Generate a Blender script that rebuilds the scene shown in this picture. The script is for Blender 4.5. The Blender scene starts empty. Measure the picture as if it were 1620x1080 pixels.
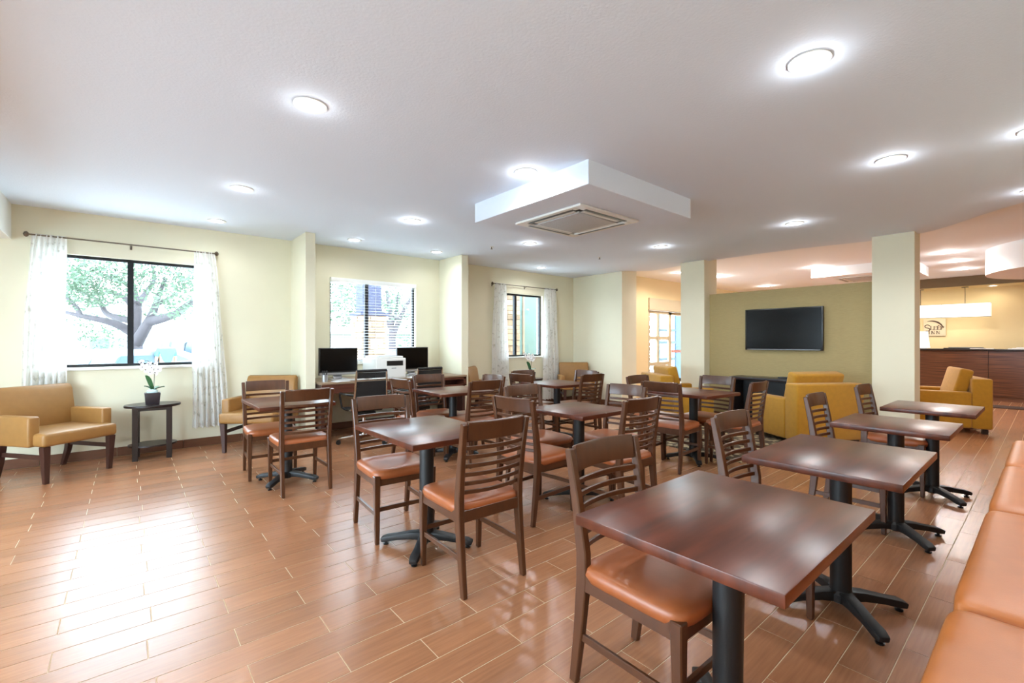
import bpy, bmesh, math, random
from mathutils import Vector, Matrix
R = random.Random(7)
S = bpy.context.scene
COL = S.collection
PI = math.pi

# ------------------------------------------------------------------ camera
CAMH = 1.28
YAW = math.atan(855 / 720)
cam = bpy.data.cameras.new('camera')
cam.sensor_width = 36; cam.lens = 16; cam.clip_start = .02; cam.clip_end = 300
camo = bpy.data.objects.new('camera', cam); COL.objects.link(camo)
camo.location = (0, 0, CAMH); camo.rotation_euler = (PI / 2, 0, YAW - PI / 2)
S.camera = camo
# ------------------------------------------------------------------ view
S.view_settings.view_transform = 'Standard'; S.view_settings.look = 'None'
S.view_settings.gamma = 1; S.view_settings.use_curve_mapping = False
S.view_settings.exposure = 0.92
S.cycles.max_bounces = 10; S.cycles.diffuse_bounces = 6; S.cycles.glossy_bounces = 4
S.cycles.transparent_max_bounces = 24; S.cycles.sample_clamp_indirect = 6
S.cycles.use_denoising = True
# ------------------------------------------------------------------ sky: bright overcast day
SKY = 11.0
w = bpy.data.worlds.new('overcast_sky'); S.world = w; w.use_nodes = True
bg = w.node_tree.nodes['Background']
bg.inputs[0].default_value = (.72, .86, 1, 1); bg.inputs[1].default_value = SKY
# lamp strengths
DOWN_W = 20.0      # recessed ceiling lamps of the dining room
LOBBY_W = 36.0     # recessed ceiling lamps of the lobby
DOWN_C = (.93, .97, 1); LOBBY_C = (1, .96, .92)
GLOW = 14.0        # emission of lamp lenses

# ------------------------------------------------------------------ materials
MATS = {}
def rgb(r, g, b):
    f = lambda c: (c / 255 / 12.92) if c / 255 <= .04045 else ((c / 255 + .055) / 1.055) ** 2.4
    return (f(r), f(g), f(b), 1)
def mat(name, col, rough=.6, metal=0, ior=1.5, var=0, vscale=8, stretch=(1, 1, 1), bump=0, bscale=40,
        emit=0, ecol=None, alpha=1, coat=0, col2=None, rnd=0, sheen=0, spec=None, detail=4, contrast=None):
    m = bpy.data.materials.new(name); m.use_nodes = True; MATS[name] = m
    nt = m.node_tree; N = nt.nodes; L = nt.links; b = N['Principled BSDF']
    b.inputs['Roughness'].default_value = rough; b.inputs['Metallic'].default_value = metal
    b.inputs['IOR'].default_value = ior; b.inputs['Base Color'].default_value = col
    if coat: b.inputs['Coat Weight'].default_value = coat; b.inputs['Coat Roughness'].default_value = .15
    if sheen: b.inputs['Sheen Weight'].default_value = sheen
    if spec is not None: b.inputs['Specular IOR Level'].default_value = spec
    if emit:
        b.inputs['Emission Color'].default_value = ecol or col; b.inputs['Emission Strength'].default_value = emit
    if alpha < 1: b.inputs['Alpha'].default_value = alpha
    tc = None
    def coords():
        tc = N.new('ShaderNodeTexCoord'); mp = N.new('ShaderNodeMapping'); mp.inputs['Scale'].default_value = stretch
        L.new(tc.outputs['Object'], mp.inputs['Vector'])
        if rnd:
            oi = N.new('ShaderNodeObjectInfo'); mu = N.new('ShaderNodeVectorMath'); mu.operation = 'SCALE'
            mu.inputs[0].default_value = (37, 19, 53); L.new(oi.outputs['Random'], mu.inputs['Scale'])
            ad = N.new('ShaderNodeVectorMath'); L.new(mp.outputs[0], ad.inputs[0]); L.new(mu.outputs[0], ad.inputs[1])
            return ad.outputs[0]
        return mp.outputs[0]
    if var or col2 or bump:
        tc = coords()
    out = None
    if var or col2:
        n = N.new('ShaderNodeTexNoise'); n.inputs['Scale'].default_value = vscale; n.inputs['Detail'].default_value = detail
        L.new(tc, n.inputs['Vector'])
        r = N.new('ShaderNodeValToRGB'); e = r.color_ramp.elements
        lo, hi = contrast or (.3, .7)
        e[0].position = lo; e[1].position = hi
        if col2: e[0].color = col; e[1].color = col2
        else:
            e[0].color = tuple(c * (1 - var) for c in col[:3]) + (1,); e[1].color = tuple(min(1, c * (1 + var)) for c in col[:3]) + (1,)
        L.new(n.outputs['Fac'], r.inputs[0]); out = r.outputs[0]
    if rnd:
        oi = N.new('ShaderNodeObjectInfo'); mr = N.new('ShaderNodeMapRange')
        mr.inputs[3].default_value = 1 - rnd; mr.inputs[4].default_value = 1 + rnd
        L.new(oi.outputs['Random'], mr.inputs[0])
        mx = N.new('ShaderNodeVectorMath'); mx.operation = 'SCALE'
        if out: L.new(out, mx.inputs[0])
        else: mx.inputs[0].default_value = col[:3]
        L.new(mr.outputs[0], mx.inputs['Scale']); out = mx.outputs[0]
    if out: L.new(out, b.inputs['Base Color'])
    if bump:
        n = N.new('ShaderNodeTexNoise'); n.inputs['Scale'].default_value = bscale; n.inputs['Detail'].default_value = 3
        L.new(tc, n.inputs['Vector'])
        bu = N.new('ShaderNodeBump'); bu.inputs['Strength'].default_value = bump; bu.inputs['Distance'].default_value = .004
        L.new(n.outputs['Fac'], bu.inputs['Height']); L.new(bu.outputs[0], b.inputs['Normal'])
    return m
M_wall = mat('cream_paint', rgb(224, 220, 196), .75, var=.015, vscale=3, bump=.05, bscale=90)
M_trimw = mat('white_paint', rgb(232, 232, 228), .5)
M_ceil = mat('ceiling_paint', rgb(220, 230, 244), .8, bump=.35, bscale=70)
M_lceil = mat('lobby_ceiling_paint', rgb(240, 242, 246), .8, bump=.1, bscale=70)
M_olive = mat('olive_wallcovering', rgb(162, 144, 98), .7, var=.10, vscale=30, stretch=(1, .6, 14), bump=.1, bscale=60)
M_bulk = mat('taupe_paint', rgb(112, 96, 70), .7, var=.02)
M_recep = mat('warm_cream_paint', rgb(226, 206, 160), .75, var=.02, vscale=2)
M_tile = mat('wood_look_tile', rgb(158, 108, 76), .22, ior=1.62, var=.13, vscale=5, stretch=(1, 16, 1), bump=.10, bscale=60, rnd=.10, detail=6)
M_grout = mat('grout', rgb(212, 190, 156), .85, bump=.1, bscale=200)
M_btile = mat('brown_base_tile', rgb(104, 66, 46), .35, var=.12, vscale=6, stretch=(1, 1, 10), rnd=.08)
M_wood = mat('walnut_stained_wood', rgb(78, 45, 25), .34, var=.16, vscale=10, stretch=(3, 3, .6), coat=.12, rnd=.04)
M_top = mat('walnut_laminate', rgb(84, 40, 24), .30, ior=1.42, var=.42, vscale=4, stretch=(.6, 4.5, 1), bump=.015, bscale=220, rnd=.05, detail=5)
M_vinyl = mat('cinnamon_vinyl', rgb(152, 84, 46), .36, var=.06, vscale=20, bump=.08, bscale=300)
M_iron = mat('black_cast_iron', rgb(22, 22, 23), .5, var=.1, bump=.1, bscale=200)
M_banq = mat('tan_vinyl', rgb(184, 108, 50), .4, var=.05, vscale=10, bump=.08, bscale=260)
M_tanfab = mat('golden_tan_vinyl', rgb(152, 110, 58), .45, var=.06, vscale=14, bump=.15, bscale=400)
M_gold = mat('mustard_fabric', rgb(172, 122, 14), .8, var=.07, vscale=22, bump=.2, bscale=400, sheen=.2)
M_dleg = mat('espresso_wood', rgb(62, 36, 30), .35, var=.12, vscale=9, stretch=(3, 3, .7))
M_ebony = mat('ebony_wood', rgb(34, 24, 24), .3, var=.15, vscale=9, stretch=(1, 8, 1))
M_blackp = mat('black_plastic', rgb(14, 14, 15), .35)
M_screen = mat('glossy_black_screen', rgb(4, 4, 5), .22, ior=1.3)
M_alu = mat('black_aluminium', rgb(26, 30, 36), .4, metal=.3)
M_chrome = mat('chrome', rgb(215, 215, 215), .12, metal=1)
M_silver = mat('brushed_silver', rgb(176, 178, 182), .35, metal=.8)
M_whitep = mat('white_plastic', rgb(226, 226, 222), .4)
M_grayp = mat('grey_plastic', rgb(120, 122, 124), .5)
M_paper = mat('white_paper', rgb(240, 240, 238), .8)
M_lens = mat('lamp_lens', rgb(255, 255, 255), .4, emit=GLOW, ecol=(1, .96, .9, 1))
M_llens = mat('lobby_lamp_lens', rgb(255, 255, 255), .4, emit=8, ecol=(1, .90, .76, 1))
M_pend = mat('backlit_fabric_shade', rgb(255, 255, 250), .6, emit=1.1, ecol=(1, .97, .9, 1))
M_zebra = mat('dark_zebra_veneer', rgb(66, 36, 26), .3, col2=rgb(116, 72, 46), vscale=3, stretch=(1, .5, 26), detail=6, contrast=(.38, .66))
M_deskw = mat('reddish_desk_laminate', rgb(92, 50, 36), .35, var=.3, vscale=4, stretch=(1, 1, 18))
M_desktop = mat('desk_surface', rgb(140, 116, 92), .35, var=.06)
M_mesh = mat('black_mesh_fabric', rgb(26, 24, 24), .75, alpha=.9)
M_leaf = mat('orchid_leaf', rgb(44, 92, 48), .4, var=.15)
M_petal = mat('white_petal', rgb(245, 243, 240), .6)
M_stem = mat('dark_stem', rgb(58, 50, 32), .6)
M_pink = mat('purple_flower_throat', rgb(70, 30, 60), .6)
M_pot = mat('dark_pot', rgb(46, 38, 42), .4)
M_pebble = mat('pale_blue_pebbles', rgb(196, 222, 224), .5, var=.1, vscale=60, bump=.5, bscale=80)
M_nickel = mat('brushed_nickel', rgb(120, 112, 100), .3, metal=.9)
M_rug = mat('patterned_rug', rgb(74, 60, 44), .95, col2=rgb(172, 156, 122), vscale=10, detail=3, contrast=(.50, .60))
M_lampsh = mat('white_lampshade', rgb(250, 250, 250), .6, emit=.8, ecol=(1, .98, .95, 1))
M_asph = mat('pale_concrete', rgb(196, 196, 194), .9, var=.05)
M_grass = mat('lawn', rgb(70, 98, 52), .95, var=.2, vscale=20)
M_tree = mat('tree_leaf', rgb(82, 104, 80), .7, rnd=.2, var=.35, vscale=.7)
M_hedge = mat('hedge_leaf', rgb(54, 82, 58), .7, var=.3, vscale=3)
M_bark = mat('grey_bark', rgb(74, 68, 72), .9, var=.2, vscale=14, stretch=(1, 1, .3), bump=.5, bscale=30)
M_house = mat('white_siding', rgb(160, 164, 164), .8)
M_roof = mat('pale_roof', rgb(190, 188, 186), .9, var=.05)
M_hwin = mat('dark_house_window', rgb(60, 76, 96), .2)
M_van = mat('grey_car_paint', rgb(112, 116, 122), .25, coat=.6)
M_carw = mat('car_glass', rgb(70, 86, 96), .1)
M_red = mat('red_tail_light', rgb(170, 24, 30), .3)
M_tyre = mat('tyre_rubber', rgb(24, 24, 24), .8)
M_navy = mat('navy_cladding', rgb(34, 36, 62), .6)
M_stone = mat('ledge_stone', rgb(128, 104, 84), .85, var=.18, vscale=4, bump=.6, bscale=14, rnd=.3)
M_mort = mat('stone_mortar', rgb(110, 98, 84), .9)
M_ggp = mat('grey_green_panel', rgb(84, 102, 98), .4, var=.08, vscale=2, stretch=(1, 1, .3))
M_blue = mat('blue_steel_frame', rgb(48, 84, 112), .4, metal=.3)
M_doorf = mat('beige_door_frame', rgb(196, 182, 150), .45)
M_skin = mat('skin', rgb(176, 130, 104), .6)
M_hair = mat('grey_hair', rgb(120, 108, 104), .8)
M_teal = mat('teal_shirt', rgb(70, 128, 126), .8)
M_jean = mat('blue_trousers', rgb(70, 84, 110), .85)
M_sticker = mat('red_sticker', rgb(206, 80, 50), .5)
M_ink = mat('dark_brown_ink', rgb(70, 46, 34), .5)
M_signp = mat('beige_sign_panel', rgb(214, 200, 172), .5)
M_mat = mat('dark_doormat', rgb(62, 42, 32), .9)
M_slat = mat('white_blind_slat', rgb(238, 240, 240), .45)

def glass_mat():
    m = bpy.data.materials.new('window_glass'); m.use_nodes = True; nt = m.node_tree; nt.nodes.clear()
    o = nt.nodes.new('ShaderNodeOutputMaterial'); mx = nt.nodes.new('ShaderNodeMixShader')
    t = nt.nodes.new('ShaderNodeBsdfTransparent'); g = nt.nodes.new('ShaderNodeBsdfGlossy'); g.inputs['Roughness'].default_value = .02
    t.inputs[0].default_value = (.94, .97, .97, 1)
    lw = nt.nodes.new('ShaderNodeLayerWeight'); lw.inputs[0].default_value = .5
    pw = nt.nodes.new('ShaderNodeMath'); pw.operation = 'POWER'; pw.inputs[1].default_value = 5; nt.links.new(lw.outputs['Facing'], pw.inputs[0])
    f = nt.nodes.new('ShaderNodeMapRange'); f.inputs[3].default_value = .03; f.inputs[4].default_value = .8; nt.links.new(pw.outputs[0], f.inputs[0])
    nt.links.new(f.outputs[0], mx.inputs[0]); nt.links.new(t.outputs[0], mx.inputs[1]); nt.links.new(g.outputs[0], mx.inputs[2])
    nt.links.new(mx.outputs[0], o.inputs[0]); return m
M_glass = glass_mat()
def sheer_mat():
    m = bpy.data.materials.new('sheer_curtain_fabric'); m.use_nodes = True; nt = m.node_tree; nt.nodes.clear(); N = nt.nodes; L = nt.links
    o = N.new('ShaderNodeOutputMaterial'); tc = N.new('ShaderNodeTexCoord')
    n = N.new('ShaderNodeTexNoise'); n.inputs['Scale'].default_value = 16; n.inputs['Detail'].default_value = 6; L.new(tc.outputs['Object'], n.inputs['Vector'])
    r = N.new('ShaderNodeValToRGB'); r.color_ramp.elements[0].position = .32; r.color_ramp.elements[1].position = .44
    r.color_ramp.elements[0].color = (.62, .61, .58, 1); r.color_ramp.elements[1].color = (.88, .88, .87, 1)
    L.new(n.outputs['Fac'], r.inputs[0])
    d = N.new('ShaderNodeBsdfDiffuse'); t = N.new('ShaderNodeBsdfTranslucent'); x = N.new('ShaderNodeBsdfTransparent')
    L.new(r.outputs[0], d.inputs[0]); L.new(r.outputs[0], t.inputs[0])
    m1 = N.new('ShaderNodeMixShader'); m1.inputs[0].default_value = .38; L.new(d.outputs[0], m1.inputs[1]); L.new(t.outputs[0], m1.inputs[2])
    m2 = N.new('ShaderNodeMixShader'); m2.inputs[0].default_value = .10; L.new(m1.outputs[0], m2.inputs[1]); L.new(x.outputs[0], m2.inputs[2])
    L.new(m2.outputs[0], o.inputs[0]); return m
M_sheer = sheer_mat()

# ------------------------------------------------------------------ mesh builder
class MB:
    def __init__(s): s.bm = bmesh.new()
    def box(s, x0, x1, y0, y1, z0, z1, M=None):
        v = [s.bm.verts.new(Vector(p) if M is None else M @ Vector(p)) for p in
             [(x0, y0, z0), (x1, y0, z0), (x1, y1, z0), (x0, y1, z0), (x0, y0, z1), (x1, y0, z1), (x1, y1, z1), (x0, y1, z1)]]
        for f in [(3, 2, 1, 0), (4, 5, 6, 7), (0, 1, 5, 4), (1, 2, 6, 5), (2, 3, 7, 6), (3, 0, 4, 7)]:
            s.bm.faces.new([v[i] for i in f])
        return s
    def cbox(s, c, d, M=None):
        return s.box(c[0] - d[0] / 2, c[0] + d[0] / 2, c[1] - d[1] / 2, c[1] + d[1] / 2, c[2] - d[2] / 2, c[2] + d[2] / 2, M)
    def rings(s, rings, closed=True, cap=True):
        rs = [[s.bm.verts.new(Vector(p)) for p in r] for r in rings]
        n = len(rs[0])
        for a, b in zip(rs, rs[1:]):
            for i in range(n if closed else n - 1):
                j = (i + 1) % n
                s.bm.faces.new([a[i], a[j], b[j], b[i]])
        if cap and closed:
            s.bm.faces.new(list(reversed(rs[0]))); s.bm.faces.new(rs[-1])
        return s
    def lathe(s, prof, seg=24, c=(0, 0, 0), sx=1, sy=1, cap=True):
        return s.rings([[(c[0] + r * sx * math.cos(2 * PI * k / seg), c[1] + r * sy * math.sin(2 * PI * k / seg), c[2] + z) for k in range(seg)] for r, z in prof], True, cap)
    def tube(s, pts, r, seg=8, cap=True):
        P = [Vector(p) for p in pts]; rs = r if isinstance(r, (list, tuple)) else [r] * len(P)
        out = []; up = None
        for i, p in enumerate(P):
            t = (P[min(i + 1, len(P) - 1)] - P[max(i - 1, 0)]).normalized()
            if up is None:
                up = Vector((0, 0, 1)) if abs(t.z) < .9 else Vector((1, 0, 0))
            a = t.cross(up).normalized(); b = a.cross(t).normalized(); up = b
            out.append([p + (a * math.cos(2 * PI * k / seg) + b * math.sin(2 * PI * k / seg)) * rs[i] for k in range(seg)])
        return s.rings(out, True, cap)
    def sweep(s, pts, w, d, side=(1, 0, 0)):
        """rectangular bar; w along side vector, d along the other; w,d lists allowed"""
        P = [Vector(p) for p in pts]; sd = Vector(side).normalized(); n = len(P)
        W = w if isinstance(w, (list, tuple)) else [w] * n; D = d if isinstance(d, (list, tuple)) else [d] * n
        out = []
        for i, p in enumerate(P):
            t = (P[min(i + 1, n - 1)] - P[max(i - 1, 0)]).normalized(); q = t.cross(sd).normalized()
            out.append([p + sd * W[i] / 2 + q * D[i] / 2, p - sd * W[i] / 2 + q * D[i] / 2, p - sd * W[i] / 2 - q * D[i] / 2, p + sd * W[i] / 2 - q * D[i] / 2])
        return s.rings(out)
    def prism(s, poly, z0, z1):
        return s.rings([[(x, y, z0) for x, y in poly], [(x, y, z1) for x, y in poly]])
    def extr(s, poly, axis, a0, a1):
        """poly in the plane normal to axis ('x': (y,z); 'y': (x,z))"""
        f = (lambda u, v, a: (a, u, v)) if axis == 'x' else (lambda u, v, a: (u, a, v))
        return s.rings([[f(u, v, a0) for u, v in poly], [f(u, v, a1) for u, v in poly]])
    def sq(s, c, a, e1=.5, e2=.3, nu=28, nv=12, M=None):
        """superquadric cushion"""
        g = lambda v, e: math.copysign(abs(v) ** e, v)
        rings = []
        for j in range(nv + 1):
            ph = -PI / 2 + PI * (j / nv); ph = max(-PI / 2 + .03, min(PI / 2 - .03, ph))
            ring = []
            for i in range(nu):
                t = 2 * PI * (i + .5) / nu
                p = Vector((c[0] + a[0] * g(math.cos(ph), e1) * g(math.cos(t), e2), c[1] + a[1] * g(math.cos(ph), e1) * g(math.sin(t), e2), c[2] + a[2] * g(math.sin(ph), e1)))
                ring.append(M @ p if M else p)
            rings.append(ring)
        return s.rings(rings)
    def build(s, name, m, parent=None, bevel=0, seg=2, smooth=True, loc=None, rz=0, ang=35, kind=None):
        bmesh.ops.recalc_face_normals(s.bm, faces=s.bm.faces)
        if bevel:
            es = [e for e in s.bm.edges if len(e.link_faces) == 2 and e.calc_face_angle(0) > .6]
            bmesh.ops.bevel(s.bm, geom=es, offset=bevel, segments=seg, profile=.5, affect='EDGES', clamp_overlap=True)
        me = bpy.data.meshes.new(name); s.bm.to_mesh(me); s.bm.free()
        if smooth:
            me.polygons.foreach_set('use_smooth', [True] * len(me.polygons)); me.set_sharp_from_angle(angle=math.radians(ang))
        me.materials.append(m)
        return link(name, me, parent, loc, rz, kind)
def link(name, me, parent=None, loc=None, rz=0, kind=None):
    o = bpy.data.objects.new(name, me); COL.objects.link(o)
    if parent: o.parent = parent
    if loc: o.location = loc
    if rz: o.rotation_euler = (0, 0, rz)
    if kind: o['kind'] = kind
    return o
def tag(o, label, cat, group=None):
    o['label'] = label; o['category'] = cat
    if group: o['group'] = group
    return o
def thing(name, label, cat, loc=(0, 0, 0), rz=0, group=None):
    o = bpy.data.objects.new(name, None); COL.objects.link(o); o.location = loc; o.rotation_euler = (0, 0, rz)
    o.empty_display_size = .1
    return tag(o, label, cat, group)
def struct(name, mb, m, parent=None, **k):
    o = mb.build(name, m, parent, **k)
    if not parent: o['kind'] = 'structure'
    return o
def dup(root, loc, rz, label, group=None):
    def cp(o, par):
        c = o.copy(); COL.objects.link(c)
        if par: c.parent = par
        for ch in kids.get(o, []): cp(ch, c)
        return c
    kids = {}
    def walk(o):
        kids[o] = list(o.children)
        for q in o.children: walk(q)
    walk(root)
    r = cp(root, None); r.location = loc; r.rotation_euler = (0, 0, rz); r['label'] = label
    if group: r['group'] = group
    return r
def deg(a): return math.radians(a)

# ------------------------------------------------------------------ room shell
WY = 6.72; H = 2.66; HL = 2.72
fl = struct('floor', MB().box(-3.1, 16.2, -4.1, WY + .2, -.12, -.0015), M_grout, smooth=False)
# floor tiles: 0.6 x 0.15 planks, half bond; the 300 that show largest are single parts
def proj(x, y, z):
    d = x * math.cos(YAW) + y * math.sin(YAW)
    if d < .25: return None
    s_ = x * math.sin(YAW) - y * math.cos(YAW)
    return (810 + 720 * s_ / d, 540 - 720 * (z - CAMH) / d)
def area(x0, x1, y0, y1):
    ps = [proj(x, y, 0) for x, y in ((x0, y0), (x1, y0), (x1, y1), (x0, y1))]
    if any(p is None for p in ps): return 0
    cx = sum(p[0] for p in ps) / 4; cy = sum(p[1] for p in ps) / 4
    if not (-60 < cx < 1680 and 560 < cy < 1140): return 0
    return abs(sum(ps[i][0] * ps[(i + 1) % 4][1] - ps[(i + 1) % 4][0] * ps[i][1] for i in range(4))) / 2
tiles = []
for k in range(-30, 45):
    y0 = .102 + .15 * k; y1 = y0 + .15
    ph = .06 if k % 2 else .36
    for j in range(-7, 28):
        x0 = ph + .6 * j + (0.02 if k % 4 == 1 else 0); x1 = x0 + .6
        a0, a1, b0, b1 = max(x0, -3.0), min(x1, 16.0), max(y0, -4.0), min(y1, WY)
        if a1 - a0 < .03 or b1 - b0 < .02: continue
        if b1 < -.44 and a0 < 6.0: continue
        tiles.append((area(a0, a1, b0, b1), a0, a1, b0, b1))
tiles.sort(reverse=True)
g = .0018
tm = {}
for n, (ar, x0, x1, y0, y1) in enumerate(tiles[:300]):
    key = (round(x1 - x0, 3), round(y1 - y0, 3))
    if key not in tm:
        mb = MB().box(g, x1 - x0 - g, g, y1 - y0 - g, -.008, 0)
        o = mb.build('tile', M_tile, fl, bevel=.0008, seg=1, smooth=False, loc=(x0, y0, 0)); tm[key] = o.data
    else:
        o = link('tile', tm[key], fl, (x0, y0, 0))
mb = MB()
for ar, x0, x1, y0, y1 in tiles[300:]:
    mb.box(x0 + g, x1 - g, y0 + g, y1 - g, -.008, 0)
mb.build('floor_tiles_beyond', M_tile, fl, smooth=False, kind='stuff')

def wall_y(name, xa, xb, y0, y1, holes, z1, m):
    """wall running along x with rectangular holes (x0,x1,z0,z1)"""
    mb = MB(); x = xa
    for (h0, h1, c0, c1) in holes:
        mb.box(x, h0, y0, y1, 0, z1); mb.box(h0, h1, y0, y1, 0, c0); mb.box(h0, h1, y0, y1, c1, z1); x = h1
    mb.box(x, xb, y0, y1, 0, z1)
    return struct(name, mb, m, smooth=False)
WIN = [(-.72, .74, 1.0, 2.21), (2.22, 3.60, .97, 2.21), (5.42, 6.48, .985, 2.21)]
wall_y('wall_windows', -3.1, 7.9, WY, WY + .18, WIN, 2.9, M_wall)
struct('wall_left', MB().box(-3.1, -3.0, -.6, .4, 0, 2.9).box(-3.1, -3.0, 4.75, WY, 0, 2.9).box(-3.1, -3.0, .4, 4.75, 0, .35).box(-3.1, -3.0, .4, 4.75, 2.3, 2.9), M_wall, smooth=False)
struct('wall_back', MB().box(-3.1, 6.0, -.6, -.45, 0, 2.9), M_wall, smooth=False)
struct('wall_end', MB().box(7.40, 7.88, 5.44, WY, 0, 2.9), M_wall, smooth=False)
wall_y('wall_entrance', 7.88, 16.2, 5.9, 6.05, [(9.0, 11.4, 0, 2.27)], 3.0, M_recep)
struct('wall_reception', MB().box(15.0, 15.15, -4.1, 5.9, 0, 3.0), M_recep, smooth=False)
struct('wall_lobby_side', MB().box(5.9, 15.0, -4.1, -4.0, 0, 3.0), M_recep, smooth=False)
struct('wall_lobby_return', MB().box(5.9, 6.0, -4.0, -.6, 0, 3.0), M_wall, smooth=False)
# pilasters, columns, beam
for nm, b in (('column_fin', (1.70, 1.82, 6.05, WY, 0, H)), ('column_fin', (4.04, 4.17, 6.04, WY, 0, H)),
              ('column', (7.44, 7.88, 3.79, 4.22, 0, HL)), ('column', (7.52, 7.88, 1.11, 1.54, 0, HL))):
    struct(nm, MB().box(*b), M_wall, bevel=.004, seg=1)
struct('beam_left', MB().box(-1.35, -.9, -.45, WY, 2.306, H + .02), M_trimw, smooth=False)
# ceilings: dining ceiling with the curved edge towards the lobby
edge = [(7.42, WY), (7.42, 5.45), (7.62, 5.3), (7.80, 5.05), (7.74, 4.6), (7.66, 4.2), (7.58, 3.6), (7.58, 3.0), (7.63, 2.4), (7.74, 1.9),
        (7.82, 1.5), (7.80, 1.2), (7.66, .95), (7.45, .75), (7.1, .48), (6.8, .2), (6.5, -.1), (6.2, -.45), (5.9, -.8), (5.9, -.8)]
poly = [(-3.0, -.5)] + [(5.6, -.5)] + list(reversed(edge[:-3])) + [(-3.0, WY)]
struct('ceiling', MB().prism(poly, H, H + .25), M_ceil, smooth=False)
struct('ceiling_lobby', MB().box(5.9, 14.2, -4.0, 6.1, HL, HL + .2), M_lceil, smooth=False)
struct('ceiling_reception', MB().box(14.26, 15.0, -4.0, 5.9, 2.52, 2.6), M_recep, smooth=False)
struct('trim_1', MB().box(14.14, 14.26, -4.0, 5.9, 2.515, HL + .01), M_bulk, smooth=False)   # dark bulkhead over the counter
# curved drop soffit at right
struct('soffit_drum', MB().lathe([(1.35, 2.33), (1.35, HL)], 64, (10.62, -.65, 0)), M_lceil)
# roof slab over the rooms (keeps the sky out)
struct('ceiling_deck', MB().box(-3.3, 16.4, -4.3, WY + .18, 2.95, 3.15), M_ceil, smooth=False)
# half height olive partition behind the television
struct('wall_partition', MB().box(7.62, 7.80, 1.52, 3.80, 0, 2.085), M_olive, smooth=False)
# tiled baseboards: brown tiles 0.6 m long
def baseboard(name, segs):
    root = bpy.data.objects.new(name, None); COL.objects.link(root); root['kind'] = 'structure'; root.empty_display_size = .1
    for (x0, y0, x1, y1) in segs:
        L = math.hypot(x1 - x0, y1 - y0); a = math.atan2(y1 - y0, x1 - x0); p = 0
        while p < L - .01:
            q = min(p + .6, L)
            MB().box(p + .0015, q - .0015, 0, .011, .001, .10).build('base_tile', M_btile, root, bevel=.002, seg=1, loc=(x0 + math.cos(a) * 0, y0, 0), rz=a, smooth=False).data
            p = q
    return root
baseboard('baseboard_window', [(1.70, WY, -3.0, WY), (4.04, WY, 1.82, WY), (7.40, WY, 4.17, WY)])
baseboard('baseboard_end', [(7.40, 5.44, 7.40, WY), (7.88, 5.44, 7.40, 5.44)])
baseboard('baseboard_partition', [(7.62, 1.54, 7.62, 3.79)])
baseboard('baseboard_columns', [(7.52, 1.11, 7.52, 1.54), (7.44, 3.79, 7.44, 4.22), (1.70, 6.05, 1.70, WY), (4.04, 6.04, 4.04, WY), (1.82, 6.05, 1.70, 6.05), (4.17, 6.04, 4.04, 6.04), (7.88, 1.11, 7.52, 1.11)])

# ------------------------------------------------------------------ windows
def portal(x0, x1, y, z0, z1):
    l = bpy.data.lights.new('daylight_portal', 'AREA'); l.shape = 'RECTANGLE'; l.size = x1 - x0; l.size_y = z1 - z0
    l.cycles.is_portal = True
    o = bpy.data.objects.new('daylight_portal', l); COL.objects.link(o); o.location = ((x0 + x1) / 2, y, (z0 + z1) / 2)
    o.rotation_euler = (-PI / 2, 0, 0)
def window(n, x0, x1, z0, z1, xm, sash):
    y = WY + .06
    root = bpy.data.objects.new('window_%d' % n, None); COL.objects.link(root); root['kind'] = 'structure'; root.empty_display_size = .1
    mb = MB(); t = .032
    mb.box(x0, x1, y, y + .05, z1 - t, z1).box(x0, x1, y, y + .05, z0, z0 + t).box(x0, x0 + t, y, y + .05, z0 + t, z1 - t).box(x1 - t, x1, y, y + .05, z0 + t, z1 - t)
    mb.build('window_frame', M_alu, root, smooth=False)
    MB().box(xm - .028, xm + .028, y - .012, y + .045, z0 + t, z1 - t).build('mullion', M_alu, root, bevel=.003, seg=1)
    for a, b in ((x0 + t, xm - .028), (xm + .028, x1 - t)):
        MB().box(a, b, y + .02, y + .025, z0 + t, z1 - t).build('pane', M_glass, root, smooth=False)
    MB().box(x0 - .02, x1 + .02, WY - .025, WY + .06, z0 - .03, z0 - .001).build('window_sill', M_trimw, root, bevel=.004)
    portal(x0, x1, WY + .17, z0, z1)
window(1, *WIN[0], .016, 0)
window(2, *WIN[1], 2.79, 0)
window(3, *WIN[2], 5.79, 0)
# added side window, out of view, to bring in more cool daylight
gw = bpy.data.objects.new('window_4', None); COL.objects.link(gw); gw['kind'] = 'structure'; gw.empty_display_size = .1
mb = MB().box(-3.08, -3.03, .4, 4.75, .35, .39).box(-3.08, -3.03, .4, 4.75, 2.26, 2.3)
for k in range(4): mb.box(-3.08, -3.03, .4 + k * 1.45 - (.04 if k == 3 else 0), .44 + k * 1.45 - (.04 if k == 3 else 0), .39, 2.26)
mb.build('window_frame', M_alu, gw, smooth=False)
for k in range(3): MB().box(-3.06, -3.055, .44 + k * 1.45, .40 + (k + 1) * 1.45, .39, 2.26).build('pane', M_glass, gw, smooth=False)
l = bpy.data.lights.new('daylight_portal', 'AREA'); l.shape = 'RECTANGLE'; l.size = 1.95; l.size_y = 4.35; l.cycles.is_portal = True
o = bpy.data.objects.new('daylight_portal', l); COL.objects.link(o); o.location = (-3.12, 2.575, 1.32); o.rotation_euler = (0, -PI / 2, 0)
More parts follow.
